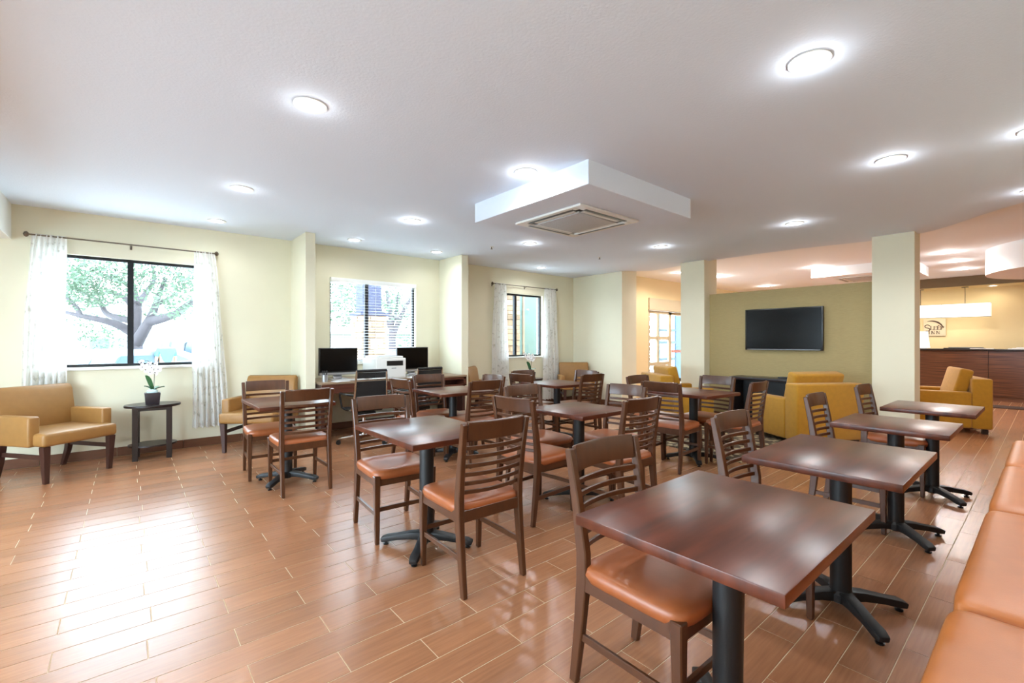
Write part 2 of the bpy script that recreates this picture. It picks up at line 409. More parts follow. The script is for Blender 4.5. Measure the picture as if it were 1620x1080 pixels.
# white blind of window 2
bl = thing('window_blind', 'white horizontal slat blind in the window above the computer desk', 'blind', (2.91, WY - .0, 2.21))
MB().box(-.68, .68, -.035, .05, -.06, -.001).build('head_rail', M_slat, bl, bevel=.003)
sl = None
for k in range(27):
    z = -.085 - k * .0425
    if sl is None:
        mb = MB().sweep([(-.67, 0, 0), (.67, 0, 0)], .046, .0025, side=(0, .99, .10)); so = mb.build('slat', M_slat, bl, smooth=False, loc=(0, .012, z)); sl = so.data
    else: link('slat', sl, bl, (0, .012, z))
MB().box(-.67, .67, -.012, .036, -1.235, -1.215).build('bottom_rail', M_slat, bl, bevel=.003)
for x in (-.5, 0, .5): MB().box(x - .0015, x + .0015, -.012, -.010, -1.22, -.06).build('cord', M_slat, bl, smooth=False)

# curtain rods and sheer curtains
def rod(x0, x1, z, lab):
    t = thing('curtain_rod', lab, 'curtain rod', ((x0 + x1) / 2, WY - .07, z)); h = (x1 - x0) / 2 - .03
    MB().tube([(-h, 0, 0), (h, 0, 0)], .008, 10).build('pole', M_nickel, t)
    for s in (-1, 1):
        MB().lathe([(.004, -.028), (.016, -.02), (.024, 0), (.016, .02), (.004, .028)], 10).build('finial', M_nickel, t, loc=(s * (h + .02), 0, 0))
    for x in (-h + .02, 0, h - .02):
        MB().tube([(x, 0, 0), (x, .03, -.015), (x, .068, -.02)], .005, 6).box(x - .01, x + .01, .064, .0699, -.045, .02).build('bracket', M_nickel, t)
rod(-.80, .84, 2.362, 'nickel curtain rod with ball finials above the large left window')
rod(5.12, 6.83, 2.355, 'nickel curtain rod above the far window beside the corner')
def curtain(xa, xb, xa2, xb2, zt, zb, lab):
    t = MB(); nx, nz = 70, 24; rings = []
    for j in range(nz + 1):
        v = j / nz; z = zt - (zt - zb) * v
        a = xa + (xa2 - xa) * v ** .7; b = xb + (xb2 - xb) * v ** .7; row = []
        for i in range(nx + 1):
            u = i / nx
            am = .012 + .022 * v
            y = am * math.sin(u * 2 * PI * 6.5 + .5 * math.sin(v * 3)) + .006 * math.sin(u * 31 + v * 5)
            row.append((a + (b - a) * u + .006 * math.sin(v * 9 + u * 20), y, z + (.006 * math.sin(u * 40) if j == nz else 0)))
        rings.append(row)
    t.rings(rings, closed=False)
    o = t.build('curtain', M_sheer, None, loc=(0, WY - .07, 0), ang=80)
    return tag(o, lab, 'curtain', 'sheer curtains')
curtain(-.75, -.50, -.84, -.50, 2.375, .42, 'white sheer curtain on the left side of the large left window')
curtain(.60, .80, .58, .96, 2.372, .24, 'white sheer curtain reaching low, right of the large left window')
curtain(5.19, 5.45, 5.10, 5.52, 2.37, .30, 'white sheer curtain on the left side of the far window')
curtain(6.46, 6.78, 6.42, 6.90, 2.37, .10, 'white sheer curtain on the right side of the far window')

# ------------------------------------------------------------------ soffit box with air conditioning cassette
def cassette_box(x0, x1, y0, y1, zb, zt, lab, m, clab, lam=None):
    b = MB().box(x0, x1, y0, y1, zb, zt + .02).build('ceiling_soffit_box', m, None, bevel=.004, seg=1)
    tag(b, lab, 'ceiling box')
    cx, cy = (x0 + x1) / 2 - .02, (y0 + y1) / 2 + .04
    t = thing('air_conditioner_cassette', clab, 'air conditioner', (cx, cy, zb - .001))
    s = .43
    mb = MB()
    mb.box(-s, s, -s, -s + .09, -.022, 0).box(-s, s, s - .09, s, -.022, 0).box(-s, -s + .09, -s + .09, s - .09, -.022, 0).box(s - .09, s, -s + .09, s - .09, -.022, 0)
    mb.build('panel_frame', M_whitep, t, bevel=.006)
    MB().box(-.27, .27, -.27, .27, -.026, -.006).build('intake_grille', mat('cassette_grille' + clab[:4], rgb(186, 188, 190), .5, var=.15, vscale=120, bump=.5, bscale=260), t, bevel=.006)
    MB().box(-s + .09, s - .09, -s + .09, s - .09, -.004, 0).build('backing', M_blackp, t, smooth=False)
    for a in range(4):
        M = Matrix.Rotation(a * PI / 2, 4, 'Z')
        MB().box(-.26, .26, .285, .325, -.020, -.016, M).build('louvre', M_whitep, t, smooth=False)
        MB().box(-.30, .30, .352, .385, -.0235, -.0222, M).build('air_slot', M_blackp, t, smooth=False)
cassette_box(2.66, 4.17, 2.26, 3.74, 2.472, H, 'white square ceiling box carrying the air conditioner over the tables', M_ceil, 'white four-way air conditioner cassette over the dining tables')
cassette_box(10.4, 11.9, 1.55, 3.1, 2.54, HL, 'small cream ceiling box in the lobby behind the column', M_lceil, 'lobby air conditioner cassette behind the square column')

# ------------------------------------------------------------------ recessed lamps
def downlight(x, y, z, lab, m, power, color, glow=.055, group='recessed ceiling lamps of the dining room'):
    t = thing('recessed_downlight', lab, 'ceiling light', (x, y, z), 0, group)
    if 'tr' not in DL:
        o = MB().lathe([(.092, -.001), (.092, -.007), (.070, -.010), (.064, -.004), (.064, -.001)], 28, cap=False).build('trim_ring', M_whitep, t); DL['tr'] = o.data
        o = MB().lathe([(.001, -.0075), (.04, -.0065), (.064, -.003)], 28, cap=False).build('lens', M_lens, t); DL['ln'] = o.data
        o2 = o.data.copy(); o2.materials.clear(); o2.materials.append(M_llens); DL['ll'] = o2
    else:
        link('trim_ring', DL['tr'], t); link('lens', DL['ln'] if m is M_lens else DL['ll'], t)
    l = bpy.data.lights.new('lamp', 'SPOT'); l.energy = power; l.color = color; l.shadow_soft_size = .05; l.spot_size = deg(165); l.spot_blend = .5
    l2_ = bpy.data.lights.new('lens_glow', 'POINT'); l2_.energy = power * glow; l2_.color = color; l2_.shadow_soft_size = .03
    o = bpy.data.objects.new('lens_glow', l2_); COL.objects.link(o); o.parent = t; o.location = (0, 0, -.055)
    o = bpy.data.objects.new('lamp', l); COL.objects.link(o); o.parent = t; o.location = (0, 0, -.03)
DL = {}
for x, y, lab in [
    (2.56, .77, 'largest bright recessed ceiling lamp at upper right of the photo'),
    (.81, 2.79, 'large recessed ceiling lamp at upper left, nearest the camera on that side'),
    (2.475, 2.763, 'recessed ceiling lamp lighting the side of the air conditioner box'),
    (.78, 4.71, 'recessed ceiling lamp above the far-left dining table'),
    (4.42, .79, 'recessed ceiling lamp above the banquette row, second from the camera'),
    (.77, 6.15, 'recessed ceiling lamp close above the large left window'),
    (2.48, 4.71, 'recessed ceiling lamp left of the ceiling box, midway to the desk bay'),
    (2.34, 6.1, 'left recessed ceiling lamp in the computer desk bay'),
    (3.62, 6.1, 'right recessed ceiling lamp in the computer desk bay'),
    (4.32, 4.74, 'recessed ceiling lamp just below the left corner of the ceiling box in the photo'),
    (5.92, 3.67, 'recessed ceiling lamp below the right end of the ceiling box in the photo'),
    (5.95, 1.94, 'recessed ceiling lamp in front of the square column'),
    (5.885, 6.15, 'recessed ceiling lamp above the far window'),
    (4.52, .06, 'recessed lamp cut by the right photo edge, upper of two'),
    (6.3, .10, 'recessed lamp cut by the right photo edge, lower of two')]:
    downlight(x, y, H, lab, M_lens, DOWN_W * ((.3 if x < 4 else .5) if y > 6 else .5 if x < 1 else 1.08), DOWN_C)
for x, y in [(.8, .78), (-.35, .1), (-1.9, 1.2), (-1.9, 3.4), (-1.9, 5.4)]:  # unseen lamps, added to light the near end of the room
    downlight(x, y, H, 'unseen ceiling lamp added to light the camera end of the room', M_lens, DOWN_W * .55, DOWN_C, group='added ceiling lamps out of view')
for x, y, lab in [
    (10.0, 4.73, 'lobby ceiling lamp just right of the far white column'), (12.63, 4.76, 'lobby ceiling lamp low above the olive wall, left of the television'),
    (10.15, 2.94, 'brightest lobby ceiling lamp above the television'), (11.3, 2.91, 'lobby ceiling lamp right of and below the brightest one above the television'),
    (12.7, 2.98, 'lobby ceiling lamp lowest above the right end of the television'), (10.1, 1.1, 'uppermost of three lobby ceiling lamps right of the square column'),
    (11.33, 1.12, 'middle of three lobby ceiling lamps right of the square column'), (12.64, 1.14, 'lowest of three lobby ceiling lamps right of the square column')]:
    downlight(x, y, HL, lab, M_llens, LOBBY_W, LOBBY_C, .11, group='recessed ceiling lamps of the lobby')
for x, y in [(8.8, 5.0), (13.2, -1), (8.6, -2)]:
    downlight(x, y, HL, 'lobby ceiling lamp outside the photo', M_llens, LOBBY_W, LOBBY_C, group='lobby lamps out of view')
downlight(14.65, .85, 2.52, 'small recessed lamp over the reception counter right of the pendant', M_llens, 3, (1, .88, .7), group='recessed lamps over the counter')
downlight(14.65, 2.6, 2.52, 'small recessed lamp over the reception counter hidden by the column', M_llens, 3, (1, .88, .7), group='recessed lamps over the counter')

# sprinklers and sensor
for x, y, lab in [(4.05, 5.27, 'small ceiling sprinkler left of the air conditioner box'), (5.9, 4.78, 'small ceiling sprinkler beyond the air conditioner box')]:
    t = thing('ceiling_sprinkler', lab, 'sprinkler', (x, y, H))
    MB().lathe([(.03, -.004), (.03, 0)], 14).build('escutcheon', M_whitep, t)
    MB().lathe([(.006, -.03), (.006, -.004)], 8).lathe([(.018, -.034), (.018, -.031)], 10).build('head', M_nickel, t)
t = thing('motion_sensor', 'small white sensor with dark lens beside the ceiling box', 'sensor', (3.98, 3.80, H))
MB().box(-.045, .045, -.04, .04, -.05, 0).build('housing', M_whitep, t, bevel=.008)
MB().sq((.0, 0, -.055), (.022, .022, .018), 1, 1, 12, 8).build('lens', M_blackp, t)

# ------------------------------------------------------------------ dining chairs
def make_chair(label):
    t = thing('dining_chair', label, 'chair', (0, 0, 0), 0, 'slat-back dining chairs')
    def stile(s):
        x = .190 * s
        P = [(x * 1.0, -.232, 0), (x, -.205, .2), (x, -.185, .40), (x, -.186, .50), (x * 1.02, -.215, .70), (x * 1.05, -.247, .872)]
        return MB().sweep(P, [.026, .03, .034, .034, .032, .030], [.034, .042, .050, .048, .036, .028])
    for s in (-1, 1):
        stile(s).build('leg', M_wood, t, bevel=.004, seg=1)
        MB().sweep([(.190 * s, .205, 0), (.192 * s, .200, .43)], [.026, .040], [.026, .042]).build('leg', M_wood, t, bevel=.004, seg=1)
    def crv(z, y0, depth, n=12):   # curved bar path
        return [(u * .178, y0 - depth * (1 - (u) ** 2), z) for u in [-1 + 2 * i / n for i in range(n + 1)]]
    # seat frame
    MB().box(-.175, .175, .196, .214, .365, .425).box(-.175, .175, -.206, -.188, .365, .425).box(-.205, -.187, -.18, .19, .365, .425).box(.187, .205, -.18, .19, .365, .425)\
        .build('seat_frame', M_wood, t, bevel=.002, seg=1)
    MB().sq((0, .012, .430), (.215, .218, .042), .55, .32, 32, 10).build('seat', M_vinyl, t, ang=60)
    for k in range(6):
        z = .515 + k * .046; y0 = -.188 - (z - .5) * .165
        MB().sweep(crv(z, y0, .030), .011, .021, side=(0, 1, 0)).build('slat', M_wood, t, bevel=.002, seg=1)
    P = crv(.828, -.238, .030)
    rings = []
    for p in P:
        q = [(p[0], p[1] + .012, .783), (p[0], p[1] - .001, .783), (p[0], p[1] - .018, .878), (p[0], p[1] - .002, .884), (p[0], p[1] + .002, .880)]
        rings.append([Vector(a) for a in q])
    MB().rings(rings).build('top_rail', M_wood, t, bevel=.003, seg=1)
    for s in (-1, 1):
        MB().sweep([(.190 * s, -.19, .185), (.190 * s, .185, .185)], .014, .028).build('stretcher', M_wood, t, bevel=.002, seg=1)
    MB().sweep([(-.175, .20, .215), (.175, .20, .215)], .014, .026, side=(0, 1, 0)).build('stretcher', M_wood, t, bevel=.002, seg=1)
    return t
# (x, y) of the middle of the back, facing angle, label
CH = [
 (1.48, 1.185, -91, 'dining chair pushed under the nearest large table, back toward the windows'),
 (2.60, 1.18, -90, 'dining chair behind the second banquette table from the camera'),
 (4.02, 1.18, -90, 'dining chair behind the third banquette table from the camera, by the olive sofa'),
 (5.20, 1.14, -92, 'dining chair behind the farthest banquette table, before the column'),
 (1.465, 1.855, 88, 'dining chair nearest the middle foreground with full slatted back to the camera'),
 (1.42, 3.19, -94, 'dining chair left of the centre-front table, seat facing the camera'),
 (1.155, 4.03, 90, 'dining chair with its back to the camera at the far-left small table'),
 (1.07, 5.18, -94, 'dining chair on the window side of the far-left small table'),
 (2.825, 3.76, 90, 'dining chair back to the camera at the table before the computer desk'),
 (2.79, 4.90, -90, 'dining chair facing the camera in front of the right office chair'),
 (2.21, 4.50, 2, 'dining chair seen at an angle left of the table before the computer desk'),
 (3.36, 4.32, 180, 'dining chair on the far right side of the table before the computer desk'),
 (4.40, 3.66, 90, 'dining chair back to the camera at the farthest table by the end wall'),
 (4.87, 4.16, 178, 'dining chair on the right side of the farthest table, behind another chair back'),
 (4.20, 4.76, -88, 'dining chair on the window side of the farthest table, below the small orchid'),
 (3.70, 4.24, 0, 'dining chair on the left side of the farthest table'),
 (2.10, 2.50, 4, 'dining chair left of the middle table, its rail behind the foreground chair'),
 (2.78, 3.16, -92, 'dining chair on the window side of the middle table'),
 (2.805, 1.87, 88, 'dining chair back to the camera on the near side of the middle table'),
 (3.53, 2.54, 181, 'dining chair on the right side of the middle table'),
 (4.02, 2.50, 4, 'dining chair with bright orange seat left of the table before the television'),
 (4.60, 3.17, -90, 'dining chair on the window side of the table before the television, by the glass door'),
 (5.22, 2.50, 176, 'dining chair on the television side of its table, rails toward the camera'),
 (4.83, 1.88, 91, 'dining chair seen nearly edge-on left of the large olive sofa'),
]
chair0 = make_chair(CH[0][3])
for i, (x, y, a, lab) in enumerate(CH):
    f = deg(a); cx = x + .255 * math.cos(f); cy = y + .255 * math.sin(f)
    if i == 0: chair0.location = (cx, cy, 0); chair0.rotation_euler = (0, 0, f - PI / 2)
    else: dup(chair0, (cx, cy, 0), f - PI / 2, lab)

# ------------------------------------------------------------------ dining tables
def table(x, y, sx, sy, lab, rz=0):
    t = thing('dining_table', lab, 'table', (x, y, 0), deg(rz), 'pedestal dining tables')
    MB().box(-sx / 2, sx / 2, -sy / 2, sy / 2, .708, .74).build('tabletop', M_top, t, bevel=.003, seg=2)
    if not TB:
        TB['post'] = MB().lathe([(.044, .05), (.044, .70)], 28).build('post', M_iron, t).data
        TB['plate'] = MB().box(-.17, .17, -.17, .17, .698, .7079).build('mounting_plate', M_iron, t, bevel=.002).data
        TB['hub'] = MB().lathe([(.030, .03), (.058, .045), (.058, .078), (.048, .09), (.044, .094)], 24).build('hub', M_iron, t).data
        mb = MB().sweep([(.03, 0, .068), (.10, 0, .066), (.19, 0, .052), (.255, 0, .040), (.290, 0, .031)], [.062, .056, .050, .054, .046], [.050, .042, .034, .036, .026], side=(0, 1, 0))
        TB['arm'] = mb.build('base_arm', M_iron, t, bevel=.006, seg=2).data
        TB['glide'] = MB().lathe([(.016, 0), (.018, .008), (.008, .010), (.008, .03)], 12).build('glide', M_blackp, t).data
        for o in list(t.children):
            if o.name.startswith(('base_arm', 'glide')): bpy.data.objects.remove(o)
    else:
        for k, n in (('post', 'post'), ('plate', 'mounting_plate'), ('hub', 'hub')): link(n, TB[k], t)
    for k in range(4):
        a = PI / 4 + k * PI / 2
        arm = link('base_arm', TB['arm'], t, rz=a)
        link('glide', TB['glide'], arm, (.262, 0, 0))
TB = {}
table(1.451, .663, .765, .595, 'nearest large dining table with glossy walnut top, bottom right foreground')
table(2.62, .656, .79, .59, 'second table from the camera in the row along the tan banquette')
table(3.895, .67, .61, .585, 'third table from the camera in the row along the tan banquette')
table(5.09, .641, .68, .56, 'farthest table of the banquette row, beside the square column')
table(1.43, 2.53, .61, .79, 'two-seat table with pale reflecting top at the centre front')
table(1.115, 4.53, .61, .78, 'two-seat table farthest left, in front of the window')
table(2.78, 4.33, .66, .69, 'four-seat table in front of the computer desk', -3)
table(2.79, 2.47, .60, .60, 'four-seat table in the middle of the room')
table(4.31, 4.20, .66, .70, 'four-seat table farthest back, before the far window', -4)
table(4.67, 2.50, .62, .70, 'four-seat table in front of the olive television wall', -5)

# ------------------------------------------------------------------ banquette
bq = thing('banquette_bench', 'long tan vinyl banquette along the right edge of the photo', 'bench', (.75, -.44, 0))
xs = [0, 1.23, 2.50, 3.72, 4.92]
for a, b in zip(xs, xs[1:]):
    MB().sq(((a + b) / 2, .37, .405), ((b - a) / 2 - .002, .28, .07), .32, .12, 44, 14).build('seat_cushion', M_banq, bq, ang=70)
    MB().sq(((a + b) / 2, .07, .72), ((b - a) / 2 - .002, .062, .26), .3, .12, 44, 14).build('back_cushion', M_banq, bq, ang=70)
MB().box(.02, 4.9, .02, .60, .10, .345).build('base', M_banq, bq, bevel=.01)
MB().box(.05, 4.87, .04, .56, 0, .10).build('plinth', M_ebony, bq, smooth=False)

# ------------------------------------------------------------------ lounge chairs with wooden legs
def make_lounge(label, group):
    t = thing('lounge_chair', label, 'armchair', group=group)
    # front is +y, front feet at y=.3
    MB().box(-.31, .31, -.26, .34, .335, .455).build('seat', M_tanfab, t, bevel=.03, seg=4)
    # backrest: thick block leaning back, rounded
    prof = [(-.20, .40), (-.215, .62), (-.245, .80), (-.275, .845), (-.32, .85), (-.352, .82), (-.345, .66), (-.325, .34), (-.24, .335)]
    MB().extr(prof, 'x', -.30, .30).build('backrest', M_tanfab, t, bevel=.016, seg=3)
    for s in (-1, 1):
        MB().box(min(s * .255, s * .345), max(s * .255, s * .345), -.27, .215, .335, .605).build('armrest', M_tanfab, t, bevel=.018, seg=3)
        MB().sweep([(s * .262, .292, 0), (s * .272, .295, .335)], [.036, .058], [.036, .058]).build('leg', M_dleg, t, bevel=.003, seg=1)
        MB().sweep([(s * .262, -.325, 0), (s * .268, -.27, .16), (s * .272, -.235, .335)], [.036, .046, .054], [.036, .046, .056]).build('leg', M_dleg, t, bevel=.003, seg=1)
        MB().sweep([(s * .268, -.255, .235), (s * .270, .28, .235)], .018, .04).build('stretcher', M_dleg, t, bevel=.002, seg=1)
    return t
def place_l(t, fx, fy, a):
    f = deg(a); t.location = (fx - .292 * math.cos(f), fy - .292 * math.sin(f), 0); t.rotation_euler = (0, 0, f - PI / 2)
GL = 'tan lounge chairs along the window wall'
l0 = make_lounge('large golden tan lounge chair at the far left, left of the orchid table', GL)
place_l(l0, -.36, 5.98, -53)
for fx, fy, a, lab in [(1.05, 5.98, -128, 'golden tan lounge chair between curtain and wall fin, right of the left window'),
                       (4.86, 5.98, -50, 'golden tan lounge chair partly hidden by the second wall fin, left of the far window'),
                       (6.72, 5.96, -128, 'golden tan lounge chair in the far corner, right of the far window')]:
    c = dup(l0, (0, 0, 0), 0, lab); place_l(c, fx, fy, a)

# ------------------------------------------------------------------ side tables
def side_table(x, y, rz, lab):
    t = thing('side_table', lab, 'side table', (x, y, 0), rz, 'oval dark side tables')
    MB().lathe([(.245, .565), (.25, .57), (.25, .588), (.245, .592)], 40, sy=.80).build('top', M_ebony, t)
    MB().lathe([(.215, .140), (.215, .158)], 36, sy=.78).build('shelf', M_ebony, t, ang=30)
    for sx in (-1, 1):
        for sy in (-1, 1):
            MB().box(sx * .145 - .025, sx * .145 + .025, sy * .12 - .02, sy * .12 + .02, 0, .565).build('leg', M_ebony, t, bevel=.002, seg=1)
    MB().box(-.12, .12, -.128, -.112, .53, .565).box(-.12, .12, .112, .128, .53, .565).build('apron', M_ebony, t, smooth=False)
side_table(.205, 6.42, deg(-4), 'dark oval side table under the large left window')
side_table(5.76, 6.30, deg(-4), 'dark oval side table under the far window')
def orchid(x, y, z, s, lab, seed):
    r = random.Random(seed)
    t = thing('potted_orchid', lab, 'plant', (x, y, z)); t.scale = (s, s, s)
    mb = MB(); mb.rings([[(a * .060, b * .060, 0) for a, b in ((-1, -1), (1, -1), (1, 1), (-1, 1))], [(a * .070, b * .070, .125) for a, b in ((-1, -1), (1, -1), (1, 1), (-1, 1))]])
    mb.build('pot', M_pot, t, bevel=.003)
    MB().sq((0, 0, .135), (.052, .05, .030), .9, .8, 16, 8).build('pebbles', M_pebble, t)
    for k, (a, L, zz, w) in enumerate([(2.7, .13, .16, .030), (-.3, .11, .035, .030), (.9, .10, .03, .026), (3.6, .08, .05, .024)]):
        rings = []
        for i in range(9):
            u = i / 8; ww = w * math.sin(PI * min(1, .12 + u * .86)) ** .7; d = L * u * (.5 if k == 0 else 1); hgt = .15 + zz * math.sin(u * 1.5)
            c = Vector((math.cos(a) * d, math.sin(a) * d, hgt)); n = Vector((-math.sin(a), math.cos(a), 0))
            if k == 0: n = Vector((.76, -.64, 0))
            rings.append([c - n * ww + Vector((0, 0, .008)), c + Vector((0, 0, -.002)), c + n * ww + Vector((0, 0, .008)), c + Vector((0, 0, .004))])
        MB().rings(rings).build('leaf', M_leaf, t, ang=70)
    st = [(.01, 0, .14), (.015, -.005, .25), (.018, -.01, .36), (.0, -.005, .44), (-.04, .03, .475), (-.09, .07, .48), (-.13, .10, .46)]
    MB().tube(st, .003, 6).build('stem', M_stem, t)
    fp = [(.03, -.03, .345), (-.015, -.03, .35), (-.05, .0, .375), (-.08, .02, .405), (.0, -.02, .40), (.05, -.04, .38), (.03, -.03, .43), (-.03, .01, .44), (-.09, .05, .455)]
    Fm = Vector((-math.cos(YAW), -math.sin(YAW), .1))
    for (fx, fy, fz) in fp:
        mb = MB(); ax = (Fm + Vector((r.uniform(-.5, .5), r.uniform(-.5, .5), r.uniform(-.3, .3)))).normalized()
        a = ax.orthogonal().normalized(); b = ax.cross(a)
        for p in range(5):
            th = p * 2 * PI / 5 + r.random(); d = a * math.cos(th) + b * math.sin(th); e = ax.cross(d)
            c = Vector((fx, fy, fz)); L = .034; W = .017
            mb.rings([[c + d * .004 - e * .003, c + d * .004 + e * .003, c + d * .004 + ax * .002],
                      [c + d * L * .5 - e * W, c + d * L * .5 + e * W, c + d * L * .5 + ax * .008],
                      [c + d * L - e * W * .5 + ax * .004, c + d * L + e * W * .5 + ax * .004, c + d * L + ax * .008]])
        f = mb.build('flower', M_petal, t, ang=80)
        c2 = Vector((fx, fy, fz)) + ax * .012
        MB().sq(c2, (.006, .006, .006), 1, 1, 8, 6).build('throat', M_pink, f)
orchid(.20, 6.40, .592, 1.0, 'white orchid in a square dark pot under the large left window', 3)
orchid(5.70, 6.24, .592, 1.0, 'white orchid on the side table under the far window', 5)

# ------------------------------------------------------------------ sofas
def make_sofa(label, w=.92):
    t = thing('upholstered_armchair', label, 'armchair', group='mustard armchairs of the lounge')
    h = w / 2
    MB().box(-h + .13, h - .13, -.26, .41, .07, .29).build('base', M_gold, t, bevel=.015, seg=3)
    MB().box(-h, h, -.43, -.22, .07, .765).build('backrest', M_gold, t, bevel=.025, seg=3)
    for s in (-1, 1):
        MB().box(min(s * h, s * (h - .15)), max(s * h, s * (h - .15)), -.225, .40, .07, .575).build('armrest', M_gold, t, bevel=.03, seg=3)
    MB().box(-h + .155, h - .155, -.215, .43, .292, .43).build('seat_cushion', M_gold, t, bevel=.03, seg=3)
    M = Matrix.Translation((0, -.15, .665)) @ Matrix.Rotation(deg(14), 4, 'X')
    MB().cbox((0, 0, 0), (w - .22, .15, .46), M).build('back_cushion', M_gold, t, bevel=.035, seg=4)
    for sx in (-1, 1):
        for y in (-.36, .34):
            MB().box(sx * (h - .07) - .03, sx * (h - .07) + .03, y - .03, y + .03, 0, .0699).build('leg', M_ebony, t, smooth=False)
    return t
def place_s(t, cx, cy, a, local):
    """put local point at (cx,cy)"""
    f = deg(a) - PI / 2; lx, ly = local
    t.location = (cx - (lx * math.cos(f) - ly * math.sin(f)), cy - (lx * math.sin(f) + ly * math.cos(f)), 0); t.rotation_euler = (0, 0, f)
s1 = make_sofa('large mustard armchair with its back to the banquette tables, before the television'); place_s(s1, 6.13, 1.97, 58, (-.46, -.43))
s2 = dup(s1, (0, 0, 0), 0, 'mustard armchair in profile before the far white column, left of the television'); place_s(s2, 6.12, 3.80, -38, (.46, -.43))
s3 = dup(s1, (0, 0, 0), 0, 'mustard armchair in front of the dark reception counter'); place_s(s3, 9.9, .80, 108, (-.46, -.43)) if False else place_s(s3, 9.88, .80, 108, (.46, -.43))
tag(MB().box(-1.1, 1.25, -1.0, 1.0, .001, .012).build('lounge_rug', M_rug, None, bevel=.003, loc=(6.15, 2.95, 0), rz=deg(-8)), 'brown and cream patterned rug under the lounge seating', 'rug')
# ------------------------------------------------------------------ console and television
t = thing('console_table', 'low black console table under the wall television', 'console table', (7.42, 2.62, 0))
MB().box(-.19, .19, -.68, .66, .69, .735).build('top', M_ebony, t, bevel=.004)
for y in (-.64, .62): MB().box(-.17, .17, y - .03, y + .03, 0, .689).build('side_panel', M_ebony, t, bevel=.002, seg=1)
MB().box(.15, .17, -.61, .59, .05, .689).build('back_panel', M_blackp, t, smooth=False)
MB().box(-.17, .15, -.61, .59, .10, .13).build('shelf', M_ebony, t, smooth=False)
tag(MB().box(-.06, .06, -.10, .10, 0, .025).build('remote_box', M_blackp, None, bevel=.004, loc=(7.35, 2.50, .735)), 'small black device on the console table beneath the television', 'device')
t = thing('wall_television', 'black flat television on the olive wall', 'television', (7.555, 2.636, 1.47))
MB().box(0, .035, -.535, .535, -.322, .318).build('casing', M_blackp, t, bevel=.006)
MB().box(-.003, .002, -.515, .515, -.295, .300).build('screen', M_screen, t, smooth=False)
MB().box(-.005, -.001, -.50, .50, -.314, -.309).build('silver_trim', M_silver, t, smooth=False)
MB().box(.036, .064, -.15, .15, -.12, .12).build('wall_bracket', M_blackp, t, smooth=False)

# ------------------------------------------------------------------ computer desk bay
t = thing('computer_desk', 'long reddish-brown built-in desk below the blind', 'desk', (1.84, 5.86, 0))
DW = 2.18
MB().box(0, DW, 0, .85, .735, .762).build('worktop', M_desktop, t, bevel=.003)
MB().box(0, 1.55, .01, .03, .62, .734).build('apron', M_deskw, t, smooth=False)
MB().box(1.55, DW, .01, .03, .70, .734).box(1.55, DW, .01, .03, .60, .625).box(2.13, DW, .01, .40, .60, .734).box(1.55, 1.60, .01, .40, .625, .70).build('open_cubby', M_deskw, t, smooth=False)
MB().box(1.60, 2.13, .20, .22, .62, .70).build('cubby_back', M_dleg, t, smooth=False)
for x in (.0, 1.44, 2.13): MB().box(x, x + .05, .05, .80, 0, .62 if x else .734).build('support_panel', M_dleg, t, bevel=.002, seg=1)
def monitor(x, y, rz, lab):
    t = thing('desktop_computer', lab, 'computer', (x, y, .762), rz, 'all-in-one computers')
    MB().box(-.265, .265, -.012, .03, .06, .43).build('casing', M_blackp, t, bevel=.006)
    MB().box(-.252, .252, -.0145, -.011, .112, .418).build('screen', M_screen, t, smooth=False)
    MB().box(-.262, .262, -.0155, -.0115, .063, .092).build('silver_chin', M_silver, t, smooth=False)
    MB().sweep([(0, .025, .12), (0, .05, .05), (0, .03, .006)], .12, .012).build('stand', M_silver, t, bevel=.002)
    MB().box(-.12, .12, -.07, .11, 0, .008).build('foot', M_silver, t, bevel=.003)
monitor(2.21, 6.33, deg(2), 'left black desktop computer screen below the blind')
monitor(3.35, 6.36, deg(0), 'right black desktop computer screen beside the printer')
for x, lab in ((2.24, 'thin white keyboard before the left computer'), (3.30, 'thin white keyboard before the right computer')):
    t = thing('keyboard', lab, 'keyboard', (x, 6.02, .762))
    MB().box(-.21, .21, -.065, .065, 0, .012).build('body', M_silver, t, bevel=.003)
    mb = MB()
    for i in range(14):
        for j in range(5): mb.box(-.198 + i * .0285, -.174 + i * .0285, -.055 + j * .0225, -.036 + j * .0225, .0122, .015)
    mb.build('keys', M_whitep, t, smooth=False, kind='stuff')
t = thing('printer', 'off-white laser printer between the two computers', 'printer', (2.80, 6.16, .762))
MB().box(-.19, .19, -.17, .19, 0, .245).build('body', M_whitep, t, bevel=.010, seg=3)
MB().box(-.165, .165, -.15, .17, .246, .268).build('scanner_lid', M_whitep, t, bevel=.006)
MB().box(-.06, .15, -.1715, -.1695, .155, .215).build('paper_outlet', M_blackp, t, smooth=False)
MB().box(-.10, .17, -.172, -.1695, .02, .14).build('front_tray', M_whitep, t, bevel=.001, seg=1)
MB().box(.00, .06, -.1735, -.1715, .122, .130).build('handle_slot', M_grayp, t, smooth=False)
MB().box(-.075, -.05, -.1735, -.1715, .02, .055).build('toner_mark', M_blackp, t, smooth=False)
MB().box(-.12, .12, -.12, -.02, .2681, .276).build('control_panel', M_grayp, t, bevel=.003)
t.scale = (1.16, 1.35, 1.16)
t = thing('pencil_cup', 'clear cup of dark pens at the left end of the desk', 'pen cup', (1.92, 6.0, .762))
MB().lathe([(.034, 0), (.038, .09), (.035, .09), (.031, .004)], 18).build('cup', M_silver, t)
for k in range(5):
    a = k * 1.3; MB().tube([(.015 * math.cos(a), .015 * math.sin(a), .006), (.030 * math.cos(a), .030 * math.sin(a), .145)], .004, 6).build('pen', M_blackp, t)
